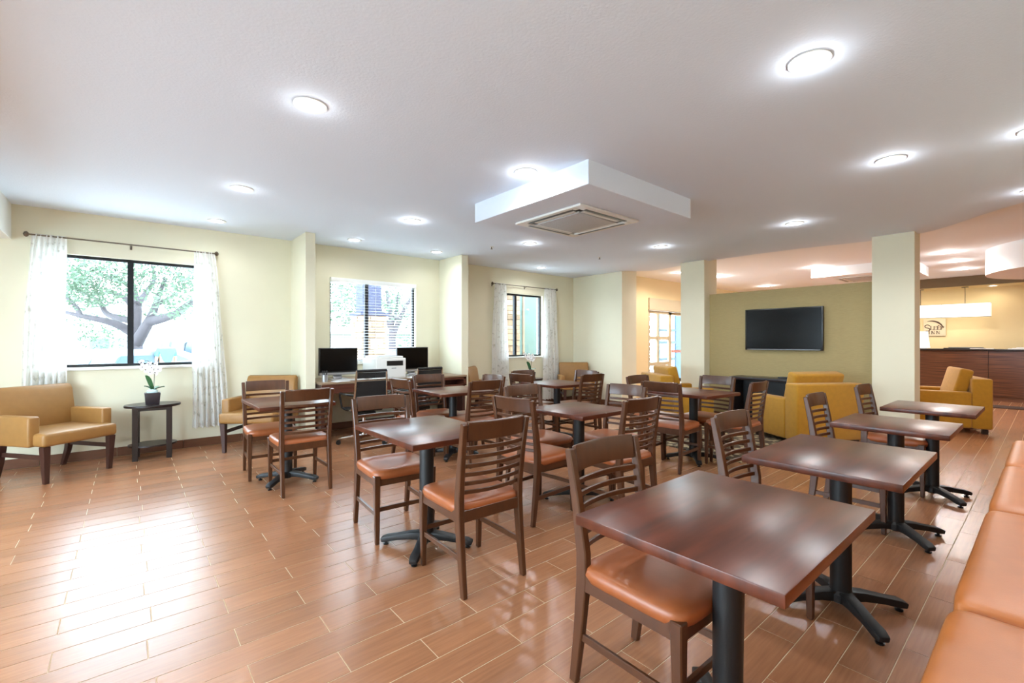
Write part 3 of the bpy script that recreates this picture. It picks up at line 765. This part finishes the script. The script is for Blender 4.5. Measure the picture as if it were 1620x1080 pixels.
for x, y, rz, lab in [(2.10, 5.95, .3, 'white papers lying at the left end of the desk'), (2.62, 5.98, -.2, 'white papers lying left of the printer'), (3.15, 5.94, .15, 'white papers lying right of the printer')]:
    mb = MB()
    for i in range(3):
        M = Matrix.Rotation(i * .13, 4, 'Z'); mb.box(-.105, .105, -.07, .07, i * .0016, i * .0016 + .0012, M)
    tag(mb.build('paper_stack', M_paper, None, loc=(x, y, .7625 if x != 2.10 else .7625), rz=rz, smooth=False), lab, 'paper')
# wall outlet under the desk
t = thing('wall_outlet', 'white double wall outlet with dark plugs under the desk', 'outlet', (3.72, WY, .33))
MB().box(-.09, .09, -.008, -.0005, -.06, .06).build('plate', M_whitep, t, bevel=.002)
for x in (-.04, .03): MB().box(x - .018, x + .018, -.045, -.008, -.025, .015).build('plug', M_blackp, t, bevel=.004)

def office_chair(x, y, a, lab):
    t = thing('office_chair', lab, 'office chair', (x, y, 0), deg(a) - PI / 2, 'chrome and mesh office chairs')
    if not OC:
        for s in (-1, 1):
            MB().tube([(.20 * s, .22, .435), (.21 * s, .0, .43), (.21 * s, -.16, .45), (.205 * s, -.225, .53), (.195 * s, -.255, .72), (.185 * s, -.275, .93)], .012, 8).build('side_frame', M_chrome, t)
            MB().tube([(.20 * s, -.235, .63), (.27 * s, -.20, .64), (.275 * s, .06, .64), (.265 * s, .10, .60), (.24 * s, .10, .46), (.21 * s, .08, .435)], .013, 8).build('armrest', M_blackp, t)
        MB().sweep([(0, -.226, .54), (0, -.250, .70), (0, -.262, .80)], [.385, .37, .36], .006).build('backrest', M_mesh, t)
        MB().sweep([(0, -.266, .835), (0, -.272, .905)], [.35, .345], .005).build('headrest', M_mesh, t)
        MB().tube([(-.185, -.276, .925), (.185, -.276, .925)], .018, 10).build('head_roll', M_blackp, t)
        MB().tube([(-.19, -.266, .815), (.19, -.266, .815)], .008, 8).build('cross_bar', M_chrome, t)
        MB().sweep([(0, .235, .43), (0, .1, .425), (0, -.12, .425), (0, -.19, .46)], .37, .022).build('seat', M_mesh, t)
        MB().box(-.12, .12, -.10, .10, .36, .405).build('tilt_mechanism', M_blackp, t, bevel=.01)
        MB().lathe([(.022, .12), (.022, .36)], 14).build('gas_post', M_chrome, t)
        MB().lathe([(.038, .08), (.038, .13)], 14).build('hub', M_chrome, t)
        for k in range(5):
            an = k * 2 * PI / 5 + .3; c, s = math.cos(an), math.sin(an)
            arm = MB().sweep([(.03 * c, .03 * s, .108), (.30 * c, .30 * s, .072)], [.034, .022], [.028, .018], side=(-s, c, 0)).build('star_arm', M_chrome, t, bevel=.004, seg=1)
            MB().tube([(.30 * c - .02 * s, .30 * s + .02 * c, .028), (.30 * c + .02 * s, .30 * s - .02 * c, .028)], .028, 14).build('castor', M_blackp, arm)
        OC.append(t)
        return t
OC = []
office_chair(2.27, 5.60, 88, 'left office chair with chrome frame and black mesh back, before the left computer')
dup(OC[0], (3.02, 5.56, 0), deg(94) - PI / 2, 'right office chair, only its black top roll above a wooden chair')

# ------------------------------------------------------------------ entrance door
d = bpy.data.objects.new('door_1', None); COL.objects.link(d); d['kind'] = 'structure'; d.empty_display_size = .1
MB().box(9.0, 11.4, 5.86, 6.04, 2.0, 2.27).build('header_box', M_doorf, d, bevel=.004, seg=1)
MB().box(9.0, 9.04, 5.90, 6.04, 0, 2.0).build('door_jamb', M_doorf, d, smooth=False)
def leaf(x0, x1, y, zt, m, parent, cols, rows, st=.06):
    f = MB().box(x0, x0 + st, y, y + .045, .02, zt).box(x1 - st, x1, y, y + .045, .02, zt).box(x0, x1, y, y + .045, .02, .14).box(x0, x1, y, y + .045, zt - .07, zt)
    lf = f.build('door_leaf', m, parent, smooth=False)
    for c in cols: MB().box(c - .03, c + .03, y + .002, y + .043, .14, zt - .07).build('glazing_bar', m, lf, smooth=False)
    for r in rows: MB().box(x0 + st, x1 - st, y + .004, y + .041, r - .04, r + .04).build('glazing_bar', m, lf, smooth=False)
    xs = [x0 + st] + [c for c in cols] + [x1 - st]; zs = [.14] + list(rows) + [zt - .07]
    for a, b in zip(xs, xs[1:]):
        for p, q in zip(zs, zs[1:]): MB().box(a + .02, b - .02, y + .02, y + .024, p + .03, q - .03).build('pane', M_glass, lf, smooth=False)
    return lf
leaf(9.04, 9.98, 5.93, 1.99, M_doorf, d, [9.46], [.76, 1.36])
l2 = leaf(10.02, 11.2, 5.96, 1.99, M_doorf, d, [], [])
MB().box(10.08, 10.6, 5.955, 5.958, 1.01, 1.07).build('red_sticker', M_sticker, l2, smooth=False)
mb = MB()
for k in range(9): mb.box(10.12 + k * .05, 10.15 + k * .05, 5.953, 5.9549, 1.028, 1.054)
mb.build('sticker_lettering', M_paper, l2, smooth=False)
portal(9.0, 11.4, 6.04, .1, 2.0)
d2 = bpy.data.objects.new('door_2', None); COL.objects.link(d2); d2['kind'] = 'structure'; d2.empty_display_size = .1
leaf(11.9, 13.1, 7.5, 2.3, M_blue, d2, [], [.75, 1.25, 1.62], .16)
leaf(13.1, 14.4, 7.5, 2.3, M_blue, d2, [], [.75, 1.25, 1.62], .16)

# ------------------------------------------------------------------ reception
t = thing('reception_counter', 'dark striped wooden reception counter at the right', 'counter', (14.2, -3.5, 0))
for k in range(5):
    MB().box(0, .04, k * 1.47 + .004 + .0 - .02, (k + 1) * 1.47 - .004 - .02, .10, 1.075).build('front_panel', M_zebra, t, bevel=.002, seg=1)
MB().box(.045, .40, 0, 7.3, .10, 1.075).build('carcass', M_ebony, t, smooth=False)
MB().box(-.04, .45, -.03, 7.34, 1.076, 1.115).build('counter_top', M_ebony, t, bevel=.004)
MB().box(.03, .38, .02, 7.28, 0, .10).build('toe_kick', M_btile, t, smooth=False)
for y, lab in ((1.28, 'dark tray lying on the reception counter, left of centre'),):
    t = thing('paper_tray', lab, 'tray', (14.4, y, 1.115)); MB().box(-.12, .12, -.33, .33, .0, .02).build('board', M_blackp, t, bevel=.003)
    MB().box(-.10, .10, -.30, .25, .021, .036).build('folder', M_grayp, t, bevel=.003)
tag(MB().box(-.12, .12, -.18, .18, 0, .012).build('paper_sheets', M_paper, None, loc=(14.25, .99, 1.1155)), 'white sheet at the front edge of the reception counter', 'paper')
t = thing('brochure_stack', 'pale grey stack of papers on the counter at the right photo edge', 'papers', (14.4, .25, 1.115))
for k in range(3): MB().box(-.14, .14, -.34 + k * .02, .36 - k * .06, k * .014, k * .014 + .0135).build('sheaf', M_paper, t, smooth=False)
t = thing('table_lamp', 'white tapered table lamp on the counter beside the column', 'lamp', (14.38, 1.98, 1.115))
MB().lathe([(.075, 0), (.075, .02), (.02, .03), (.02, .05)], 20).build('base', M_silver, t)
MB().lathe([(.13, .02), (.09, .40)], 28, cap=False).build('lamp_shade', M_lampsh, t)
t = thing('pendant_light', 'long white box pendant lamp over the reception counter', 'pendant lamp', (14.55, 1.66, 1.84))
for a, b in ((-.785, -.006), (.006, .785)): MB().box(-.12, .12, a, b, 0, .29).build('shade_panel', M_pend, t, bevel=.003, seg=1)
mb = MB()
for y in (-.79, 0, .79):
    mb.box(-.123, -.120, y - .006, y + .006, 0, .292)
mb.box(-.123, .123, -.79, .79, -.006, -.0005).box(-.123, .123, -.79, .79, .2905, .296)
mb.build('metal_frame', M_silver, t, smooth=False)
for y in (-.38, .38): MB().tube([(0, y, .296), (0, y, .67)], .006, 8).lathe([(.06, .665), (.06, .678)], 16, (0, y, 0)).build('suspension_rod', M_nickel, t)
l = bpy.data.lights.new('pendant_glow', 'AREA'); l.shape = 'RECTANGLE'; l.size = .2; l.size_y = 1.4; l.energy = 4; l.color = (1, .9, .74)
o = bpy.data.objects.new('pendant_glow', l); COL.objects.link(o); o.parent = t; o.location = (0, 0, -.03)
# small sign on the reception wall
t = thing('wall_sign', 'square beige sign reading SLEEP INN with a crescent, on the reception wall', 'sign', (14.99, 1.845, 1.625))
MB().box(-.03, 0, -.20, .20, -.21, .205).build('panel', M_signp, t, bevel=.004)
# letters: strokes in (u right, v up); looking toward +x, right is -y
def strokes(name, segs, x0=-.0325):
    mb = MB()
    for (u0, v0, u1, v1, wd) in segs:
        dx, dz = u1 - u0, v1 - v0; L = math.hypot(dx, dz) or 1; nx, nz = -dz / L * wd / 2, dx / L * wd / 2
        q = [(u0 + nx, v0 + nz), (u1 + nx, v1 + nz), (u1 - nx, v1 - nz), (u0 - nx, v0 - nz)]
        mb.rings([[(x0 - .004, -u, v) for u, v in q], [(x0 + .003, -u, v) for u, v in q]])
    return mb.build(name, M_ink, t, smooth=False)
def letter(c, u, v, h):
    w_ = h * .62; T = h * .16; t_ = h * .07; S_ = []
    def ser(x, y): S_.append((x - T * .9, y, x + T * .9, y, t_))
    if c in 'LEPIN':
        S_.append((u + T / 2, v, u + T / 2, v + h, T))
        if c in 'IPN': ser(u + T / 2, v + t_ / 2)
        if c in 'ILN': ser(u + T / 2, v + h - t_ / 2)
    if c in 'LE': S_.append((u, v + t_ / 2, u + w_, v + t_ / 2, t_)); S_.append((u + w_, v, u + w_, v + h * .25, t_))
    if c == 'E':
        S_.append((u, v + h - t_ / 2, u + w_, v + h - t_ / 2, t_)); S_.append((u, v + h * .52, u + w_ * .8, v + h * .52, t_)); S_.append((u + w_, v + h, u + w_, v + h * .78, t_))
    if c == 'P':
        P = [(u + T, v + h - t_ / 2), (u + w_ * .7, v + h - t_ / 2), (u + w_, v + h * .86), (u + w_, v + h * .66), (u + w_ * .7, v + h * .50), (u + T, v + h * .48)]
        for a, b in zip(P, P[1:]): S_.append((*a, *b, t_ * 1.5))
    if c == 'N':
        S_.append((u + T / 2, v + h, u + w_ * 1.15, v, T)); S_.append((u + w_ * 1.15, v, u + w_ * 1.15, v + h, t_)); ser(u + w_ * 1.15, v + h - t_ / 2)
    if c == 'S':
        P = [(u + w_, v + h * .80)]
        for k in range(9): a = deg(30 + k * 27); P.append((u + w_ * .5 + w_ * .5 * math.cos(a), v + h * .75 + h * .25 * math.sin(a)))
        for k in range(9): a = deg(90 - k * 27); P.append((u + w_ * .5 + w_ * .5 * math.cos(a), v + h * .25 + h * .25 * math.sin(a)))
        for a, b in zip(P, P[1:]): S_.append((*a, *b, h * .11))
    return S_
seg = letter('S', -.175, -.09, .15)
for c, u in (('L', -.072), ('E', -.012), ('E', .050), ('P', .112)): seg += letter(c, u, -.062, .088)
strokes('lettering_sleep', seg)
seg = []
for c, u in (('I', -.10), ('N', -.055), ('N', .035)): seg += letter(c, u, -.165, .075)
strokes('lettering_inn', seg)
mb = MB(); out = []; inn = []
for k in range(15):
    a = deg(118 - k * 7.8); ro, ri = .20, .20 - .034 * math.sin(PI * min(1, .05 + k / 16.0))
    out.append((-.04 + ro * math.cos(a), -.035 + ro * math.sin(a))); inn.append((-.045 + ri * math.cos(a), -.035 + ri * math.sin(a)))
for k in range(14):
    q = [out[k], out[k + 1], inn[k + 1], inn[k]]
    mb.rings([[(-.0365, -u, v) for u, v in q], [(-.0295, -u, v) for u, v in q]])
for u in (.068, .082): mb.box(-.0365, -.0295, -u - .006, -u + .006, .035, .052)
mb.build('crescent_mark', M_ink, t, smooth=False)
tag(MB().box(-.25, .25, -.32, .32, .001, .014).build('floor_mat', M_mat, None, bevel=.003, loc=(13.0, .62, 0)), 'small dark mat on the floor before the reception counter', 'mat')

# ------------------------------------------------------------------ outdoors
GZ = -.35
struct('ground_outside', MB().box(-60, 80, WY + .18, 120, GZ - .1, GZ).box(-60, -3.11, -30, WY + .18, GZ - .1, GZ), M_asph, smooth=False)
tag(MB().box(-14, 22, 21.0, 30, GZ, GZ + .04).build('lawn_strip', M_grass, None, smooth=False), 'green lawn strip beyond the parked cars', 'lawn')
def stone_pier(x0, x1, y0, y1, z1, lab, cap=True):
    t = thing('stone_pier', lab, 'pier', ((x0 + x1) / 2, (y0 + y1) / 2, GZ)); hx, hy = (x1 - x0) / 2, (y1 - y0) / 2; hz = z1 - GZ
    MB().box(-hx + .03, hx - .03, -hy + .03, hy - .03, 0, hz).build('core', M_mort, t, smooth=False)
    r = random.Random(int(x0 * 100)); z = 0
    while z < hz - .02:
        h = min(r.uniform(.09, .15), hz - z)
        for face in range(2):     # -y face and -x face
            L = x1 - x0 if face == 0 else y1 - y0; p = 0
            while p < L - .02:
                q = min(L, p + r.uniform(.16, .34)); 
                if L - q < .08: q = L
                dep = r.uniform(0, .02)
                if face == 0: mb = MB().box(-hx + p + .004, -hx + q - .004, -hy - dep, -hy + .05, z + .004, z + h - .004)
                else: mb = MB().box(-hx - dep, -hx + .05, -hy + p + .004, -hy + q - .004, z + .004, z + h - .004)
                mb.build('stone', M_stone, t, bevel=.006, seg=1, smooth=False); p = q
        z += h
    if cap: MB().box(-hx - .05, hx + .05, -hy - .05, hy + .05, hz, hz + .07).build('cap', M_navy, t, smooth=False)
    return t
t = stone_pier(4.05, 4.65, 10.1, 10.7, 1.88, 'stone porch pier seen through the blind of the desk window')
MB().box(-.24, .20, -.22, .22, 1.88 - GZ + .07, 4.4).build('post', M_navy, t, smooth=False)
stone_pier(6.45, 7.15, 8.2, 8.7, 2.8, 'stone wall end seen through the left pane of the far window', False)
t = thing('entry_screen', 'grey-green panel beside the stone wall outside the far window', 'panel', (7.75, 8.9, GZ))
MB().box(-.55, .75, 0, .05, 0, 3.2).build('panel', M_ggp, t, smooth=False)
for x in (-.55, .1, .72): MB().box(x, x + .05, -.03, .0, 0, 3.2).build('post', M_stone, t, smooth=False)
stone_pier(11.2, 11.7, 7.6, 8.0, 2.8, 'stone pier outside the glass entrance door', False)

def leaves_blob(blobs, n, size, name, m, parent, seed=1):
    r = random.Random(seed); V = []; F = []
    tot = sum(b[3] * b[4] * b[5] for b in blobs)
    for (x, y, z, a, b, c) in blobs:
        k = int(n * a * b * c / tot)
        for _ in range(k):
            while True:
                p = Vector((r.uniform(-1, 1), r.uniform(-1, 1), r.uniform(-1, 1)))
                if .25 < p.length < 1: break
            q = Vector((x + p.x * a, y + p.y * b, z + p.z * c))
            u = Vector((r.gauss(0, 1), r.gauss(0, 1), r.gauss(0, .6))).normalized(); v = u.orthogonal().normalized()
            v = (v + u.cross(v) * r.uniform(-1, 1)).normalized(); s = size * r.uniform(.6, 1.3); i = len(V)
            V += [q - u * s, q + v * s * .45, q + u * s, q - v * s * .45]; F.append((i, i + 1, i + 2, i + 3))
    me = bpy.data.meshes.new(name); me.from_pydata(V, [], F); me.materials.append(m)
    return link(name, me, parent, kind='stuff')
def along(u, v, d):      # world point seen at photo position (u,v) at depth d
    a = (u - 810) / 720
    return Vector((d * (math.cos(YAW) + a * math.sin(YAW)), d * (math.sin(YAW) - a * math.cos(YAW)), CAMH - (v - 540) * d / 720))
def tree(lab, D, limbs, blobs, n, lsize, seed):
    base = along(*limbs[0][0][0][:2], D) if False else None
    b0 = along(limbs[0][0][0][0], 540, D); b0.z = GZ
    t = thing('shade_tree', lab, 'tree', b0)
    for li, (pts, r0, r1) in enumerate(limbs):
        P = [along(u, v, D + dd) - b0 for u, v, dd in pts]
        if li == 0: P[0].z = 0
        # smooth path
        Q = []
        for i in range(len(P) - 1):
            for k in range(4):
                s_ = k / 4; p0 = P[max(i - 1, 0)]; p1 = P[i]; p2 = P[i + 1]; p3 = P[min(i + 2, len(P) - 1)]
                Q.append(.5 * ((2 * p1) + (-p0 + p2) * s_ + (2 * p0 - 5 * p1 + 4 * p2 - p3) * s_ ** 2 + (-p0 + 3 * p1 - 3 * p2 + p3) * s_ ** 3))
        Q.append(P[-1]); m_ = len(Q)
        MB().tube(Q, [r0 + (r1 - r0) * i / (m_ - 1) for i in range(m_)], 8).build('trunk' if li == 0 else 'branch', M_bark, t, ang=80)
    B = []
    for (u, v, dd, a, b, c) in blobs:
        p = along(u, v, D + dd) - b0; B.append((p.x, p.y, p.z, a, b, c))
    leaves_blob(B, n, lsize, 'foliage', M_tree, t, seed)
T1 = [([(214, 600, 0), (214, 560, 0), (213, 520, 0), (216, 490, 0), (214, 470, .3), (206, 440, .5)], .22, .07),
      ([(214, 545, 0), (232, 515, -.2), (242, 495, -.2), (250, 470, -.3), (262, 440, -.5)], .17, .04),
      ([(238, 508, -.2), (262, 502, -.4), (280, 495, -.6), (303, 478, -.8), (330, 470, -1)], .15, .05),
      ([(212, 528, 0), (190, 515, -.3), (165, 507, -.6), (130, 500, -.9), (98, 492, -1)], .14, .04),
      ([(214, 508, 0), (185, 502, .2), (168, 495, .3), (158, 478, .4), (140, 466, .4), (105, 452, .4)], .11, .03),
      ([(128, 500, -.9), (120, 485, -.9), (106, 472, -.8), (88, 465, -.8)], .07, .03),
      ([(212, 490, 0), (196, 470, .2), (170, 462, .3), (140, 470, .5)], .09, .02),
      ([(218, 480, 0), (232, 462, .4), (245, 440, .6), (240, 420, .7)], .10, .03),
      ([(246, 482, -.2), (270, 470, 0), (290, 455, .4)], .07, .02),
      ([(212, 455, .3), (180, 440, 0), (150, 430, -.3)], .06, .02)]
Bl = []
rr = random.Random(4)
for _ in range(46):
    u = rr.uniform(60, 350); v = rr.uniform(370, 478) + (abs(u - 200) / 14)
    Bl.append((u, v, rr.uniform(-2, 2.2), rr.uniform(.45, 1.1), rr.uniform(.5, 1.1), rr.uniform(.25, .5)))
Bl += [(212, 496, .2, .4, .4, .3), (258, 490, .3, .5, .4, .35), (150, 515, 3, .9, .7, .6), (175, 535, 3, .9, .7, .5)]
tree('large spreading tree with pale limbs seen through the large left window', 13.5, T1, Bl, 13000, .062, 2)
T2 = [([(622, 600, 0), (621, 560, 0), (620, 525, 0), (617, 495, 0), (612, 460, 0)], .16, .05),
      ([(621, 535, 0), (632, 505, 0), (645, 480, 0), (660, 460, 0)], .10, .03), ([(620, 520, 0), (606, 500, 0), (597, 478, 0), (590, 455, 0)], .09, .03),
      ([(620, 515, 0), (627, 490, .3), (630, 460, .4)], .07, .02), ([(619, 505, 0), (640, 500, .2), (656, 495, .3)], .05, .02)]
Bl = [(rr.uniform(505, 665), rr.uniform(430, 505), rr.uniform(-1, 2.5), rr.uniform(.5, 1.1), rr.uniform(.5, 1), rr.uniform(.3, .55)) for _ in range(24)]
Bl += [(650, 530, 0, .5, .5, .6), (640, 545, .5, .6, .5, .4), (535, 495, 1, 1, .8, .5)]
tree('slender tree with forked trunk seen through the right side of the blind', 15, T2, Bl, 7000, .062, 3)
def hedge(u, D, w_, lab, seed):
    p = along(u, 540, D); t = thing('clipped_hedge', lab, 'hedge', (p.x, p.y, GZ))
    ang = YAW - PI / 2; c, s = math.cos(ang), math.sin(ang)
    B = [(c * x, s * x, .5, .45, .4, .48) for x in [-w_ / 2 + .4 * k for k in range(int(w_ / .4) + 1)]]
    leaves_blob(B, int(1500 * w_), .05, 'foliage', M_hedge, t, seed)
    mb = MB()
    for b in B: mb.tube([(b[0], b[1], 0), (b[0], b[1], .4)], .03, 6)
    mb.build('stems', M_bark, t)
hedge(152, 18, 1.6, 'clipped green hedge left of the parked van', 5)
hedge(292, 18, 1.3, 'clipped green hedge right of the person outside', 6)
# houses
def house(lab, u0, u1, D, roof_v, wall_v):
    a, b = along(u0, 540, D), along(u1, 540, D); L = (b - a).length; ang = math.atan2(b.y - a.y, b.x - a.x)
    t = thing('white_house', lab, 'house', (a.x, a.y, GZ), ang)
    ze = CAMH + (540 - wall_v) * D / 720 - GZ; zr = CAMH + (540 - roof_v) * (D + 4) / 720 - GZ
    MB().box(0, L, 0, 7, 0, ze).build('walls', M_house, t, smooth=False)
    MB().extr([(-.6, ze - .02), (3.5, zr), (7.6, ze - .02), (7.6, ze + .12), (3.5, zr + .14), (-.6, ze + .12)], 'x', -.5, L + .5).build('roof', M_roof, t, smooth=False)
    k = 0; x = .8
    while x < L - 1.6:
        f = MB().box(x - .06, x + 1.26, -.05, -.001, .75, 1.85).build('window', M_trimw, t, smooth=False)
        MB().box(x, x + 1.2, -.07, -.051, .81, 1.79).build('pane', M_hwin, f, smooth=False); x += 3.4
house('long low white house with pale roof beyond the tree', -60, 420, 27, 478, 531)
house('low white house seen through the blind', 470, 720, 30, 500, 528)
# vehicles
def vehicle(u, D, turn, lab, name, h=1.72, w_=1.85, L=4.6, m=M_van, cat='car'):
    p = along(u, 540, D); t = thing(name, lab, cat, (p.x, p.y, GZ), YAW - PI / 2 + deg(turn))
    # rear end faces -y (camera)
    W = w_ / 2
    prof = [(0, .35), (.02, .85), (.10, .98), (.32, h - .12), (.5, h), (2.6, h), (3.6, 1.05), (4.4, .9), (L, .7), (L, .3), (.05, .28)]
    rings = []
    for (x, k) in ((-W, .0), (-W + .06, 1), (W - .06, 1), (W, .0)):
        rings.append([(x * (1 - .16 * max(0, (z - .95) / (h - .95))), y + (0 if k else .0), z * (1 if k else .985)) for y, z in prof])
    MB().rings(rings).build('body', m, t, bevel=.03, seg=2)
    wb = W * .80
    q = [(-wb, .155, 1.07), (wb, .155, 1.07), (wb * .92, .33, h - .18), (-wb * .92, .33, h - .18)]
    MB().rings([[(x, y - .05, z) for x, y, z in q], [(x, y - .01, z) for x, y, z in q]]).build('rear_window', M_carw, t, smooth=False)
    for s in (-1, 1):
        MB().box(s * (W - .09) - .07, s * (W - .09) + .07, -.02, .12, .82, 1.05).build('tail_light', M_red, t, bevel=.01)
        for y in (.85, 3.6):
            MB().tube([(s * (W - .16), y, .32), (s * (W + .01), y, .32)], .32, 20).build('wheel', M_tyre, t)
        MB().rings([[(s * (W * .985 - .03), y, z) for y, z in ((.6, 1.02), (3.1, 1.0), (2.4, h - .16), (.8, h - .16))], [(s * (W * .90 + .02), y, z) for y, z in ((.6, 1.02), (3.1, 1.0), (2.4, h - .16), (.8, h - .16))]]).build('side_window', M_carw, t, smooth=False)
    MB().box(-W + .05, W - .05, -.09, .05, .32, .56).build('bumper', m, t, bevel=.03)
    MB().box(-.26, .26, -.03, -.005, .64, .76).build('number_plate', M_whitep, t, smooth=False)
vehicle(222, 14.2, -8, 'silver minivan parked in front of the tree outside', 'parked_minivan', 1.78)
vehicle(88, 10.8, -8, 'pale car with red tail lights at the left edge of the window view', 'parked_car', 1.42)
vehicle(540, 17, 20, 'pale car seen through the left part of the blind', 'parked_car', 1.4)
vehicle(628, 14, -25, 'pale car behind the printer, seen through the blind', 'parked_car', 1.35)
# person outside
p = along(263, 540, 12.6)
t = thing('person', 'person in a teal shirt standing beside the parked minivan', 'person', (p.x, p.y, GZ), YAW - PI / 2 + deg(60))
def skin(name, verts, edges, m, parent, root=0):
    me = bpy.data.meshes.new(name); me.from_pydata([v[:3] for v in verts], edges, [])
    o = link(name, me, parent); me.materials.append(m)
    md = o.modifiers.new('skin', 'SKIN'); md.use_smooth_shade = True
    for i, v in enumerate(me.skin_vertices[0].data):
        v.radius = (verts[i][3], verts[i][4] if len(verts[i]) > 4 else verts[i][3]); v.use_root = (i == root)
    o.modifiers.new('sub', 'SUBSURF').levels = 1; o.modifiers['sub'].render_levels = 2
    return o
BV = [(0, 0, .95, .15, .11), (0, 0, 1.15, .14, .10), (0, 0, 1.36, .17, .10), (0, .01, 1.47, .06), (0, .02, 1.56, .065), (0, .02, 1.68, .085, .095), (0, .02, 1.76, .05),
      (-.18, 0, 1.40, .055), (-.23, .02, 1.14, .042), (-.22, .12, .92, .034), (-.22, .15, .85, .038, .02),
      (.18, 0, 1.40, .055), (.23, .02, 1.14, .042), (.22, .10, .91, .034), (.22, .13, .84, .038, .02),
      (-.10, 0, .86, .09), (-.11, .02, .48, .062), (-.11, -.02, .09, .042), (-.11, .12, .04, .04, .03),
      (.10, 0, .86, .09), (.11, .02, .48, .062), (.11, -.02, .09, .042), (.11, .12, .04, .04, .03)]
BE = [(0, 1), (1, 2), (2, 3), (3, 4), (4, 5), (5, 6), (2, 7), (7, 8), (8, 9), (9, 10), (2, 11), (11, 12), (12, 13), (13, 14), (0, 15), (15, 16), (16, 17), (17, 18), (0, 19), (19, 20), (20, 21), (21, 22)]
skin('body', BV, BE, M_skin, t)
skin('shirt', [(0, 0, .93, .17, .13), (0, 0, 1.15, .158, .118), (0, 0, 1.36, .185, .118), (0, 0, 1.44, .09), (-.19, 0, 1.39, .072), (-.225, .01, 1.20, .062), (.19, 0, 1.39, .072), (.225, .01, 1.20, .062)],
     [(0, 1), (1, 2), (2, 3), (2, 4), (4, 5), (2, 6), (6, 7)], M_teal, t)
skin('trousers', [(0, 0, .95, .155, .12), (-.10, 0, .84, .10), (-.11, .02, .48, .078), (-.11, -.02, .12, .06), (.10, 0, .84, .10), (.11, .02, .48, .078), (.11, -.02, .12, .06)],
     [(0, 1), (1, 2), (2, 3), (0, 4), (4, 5), (5, 6)], M_jean, t)
MB().sq((0, .0, 1.715), (.095, .105, .085), 1, 1, 16, 10).build('hair', M_hair, t)
MB().sq((0, .118, 1.65), (.012, .02, .02), 1, 1, 8, 6).build('nose', M_skin, t)
for s in (-1, 1): MB().sq((s * .035, .108, 1.68), (.012, .008, .008), 1, 1, 8, 6).build('eye', M_blackp, t)
MB().sq((0, .108, 1.61), (.025, .008, .006), 1, 1, 8, 6).build('mouth', M_sticker, t)
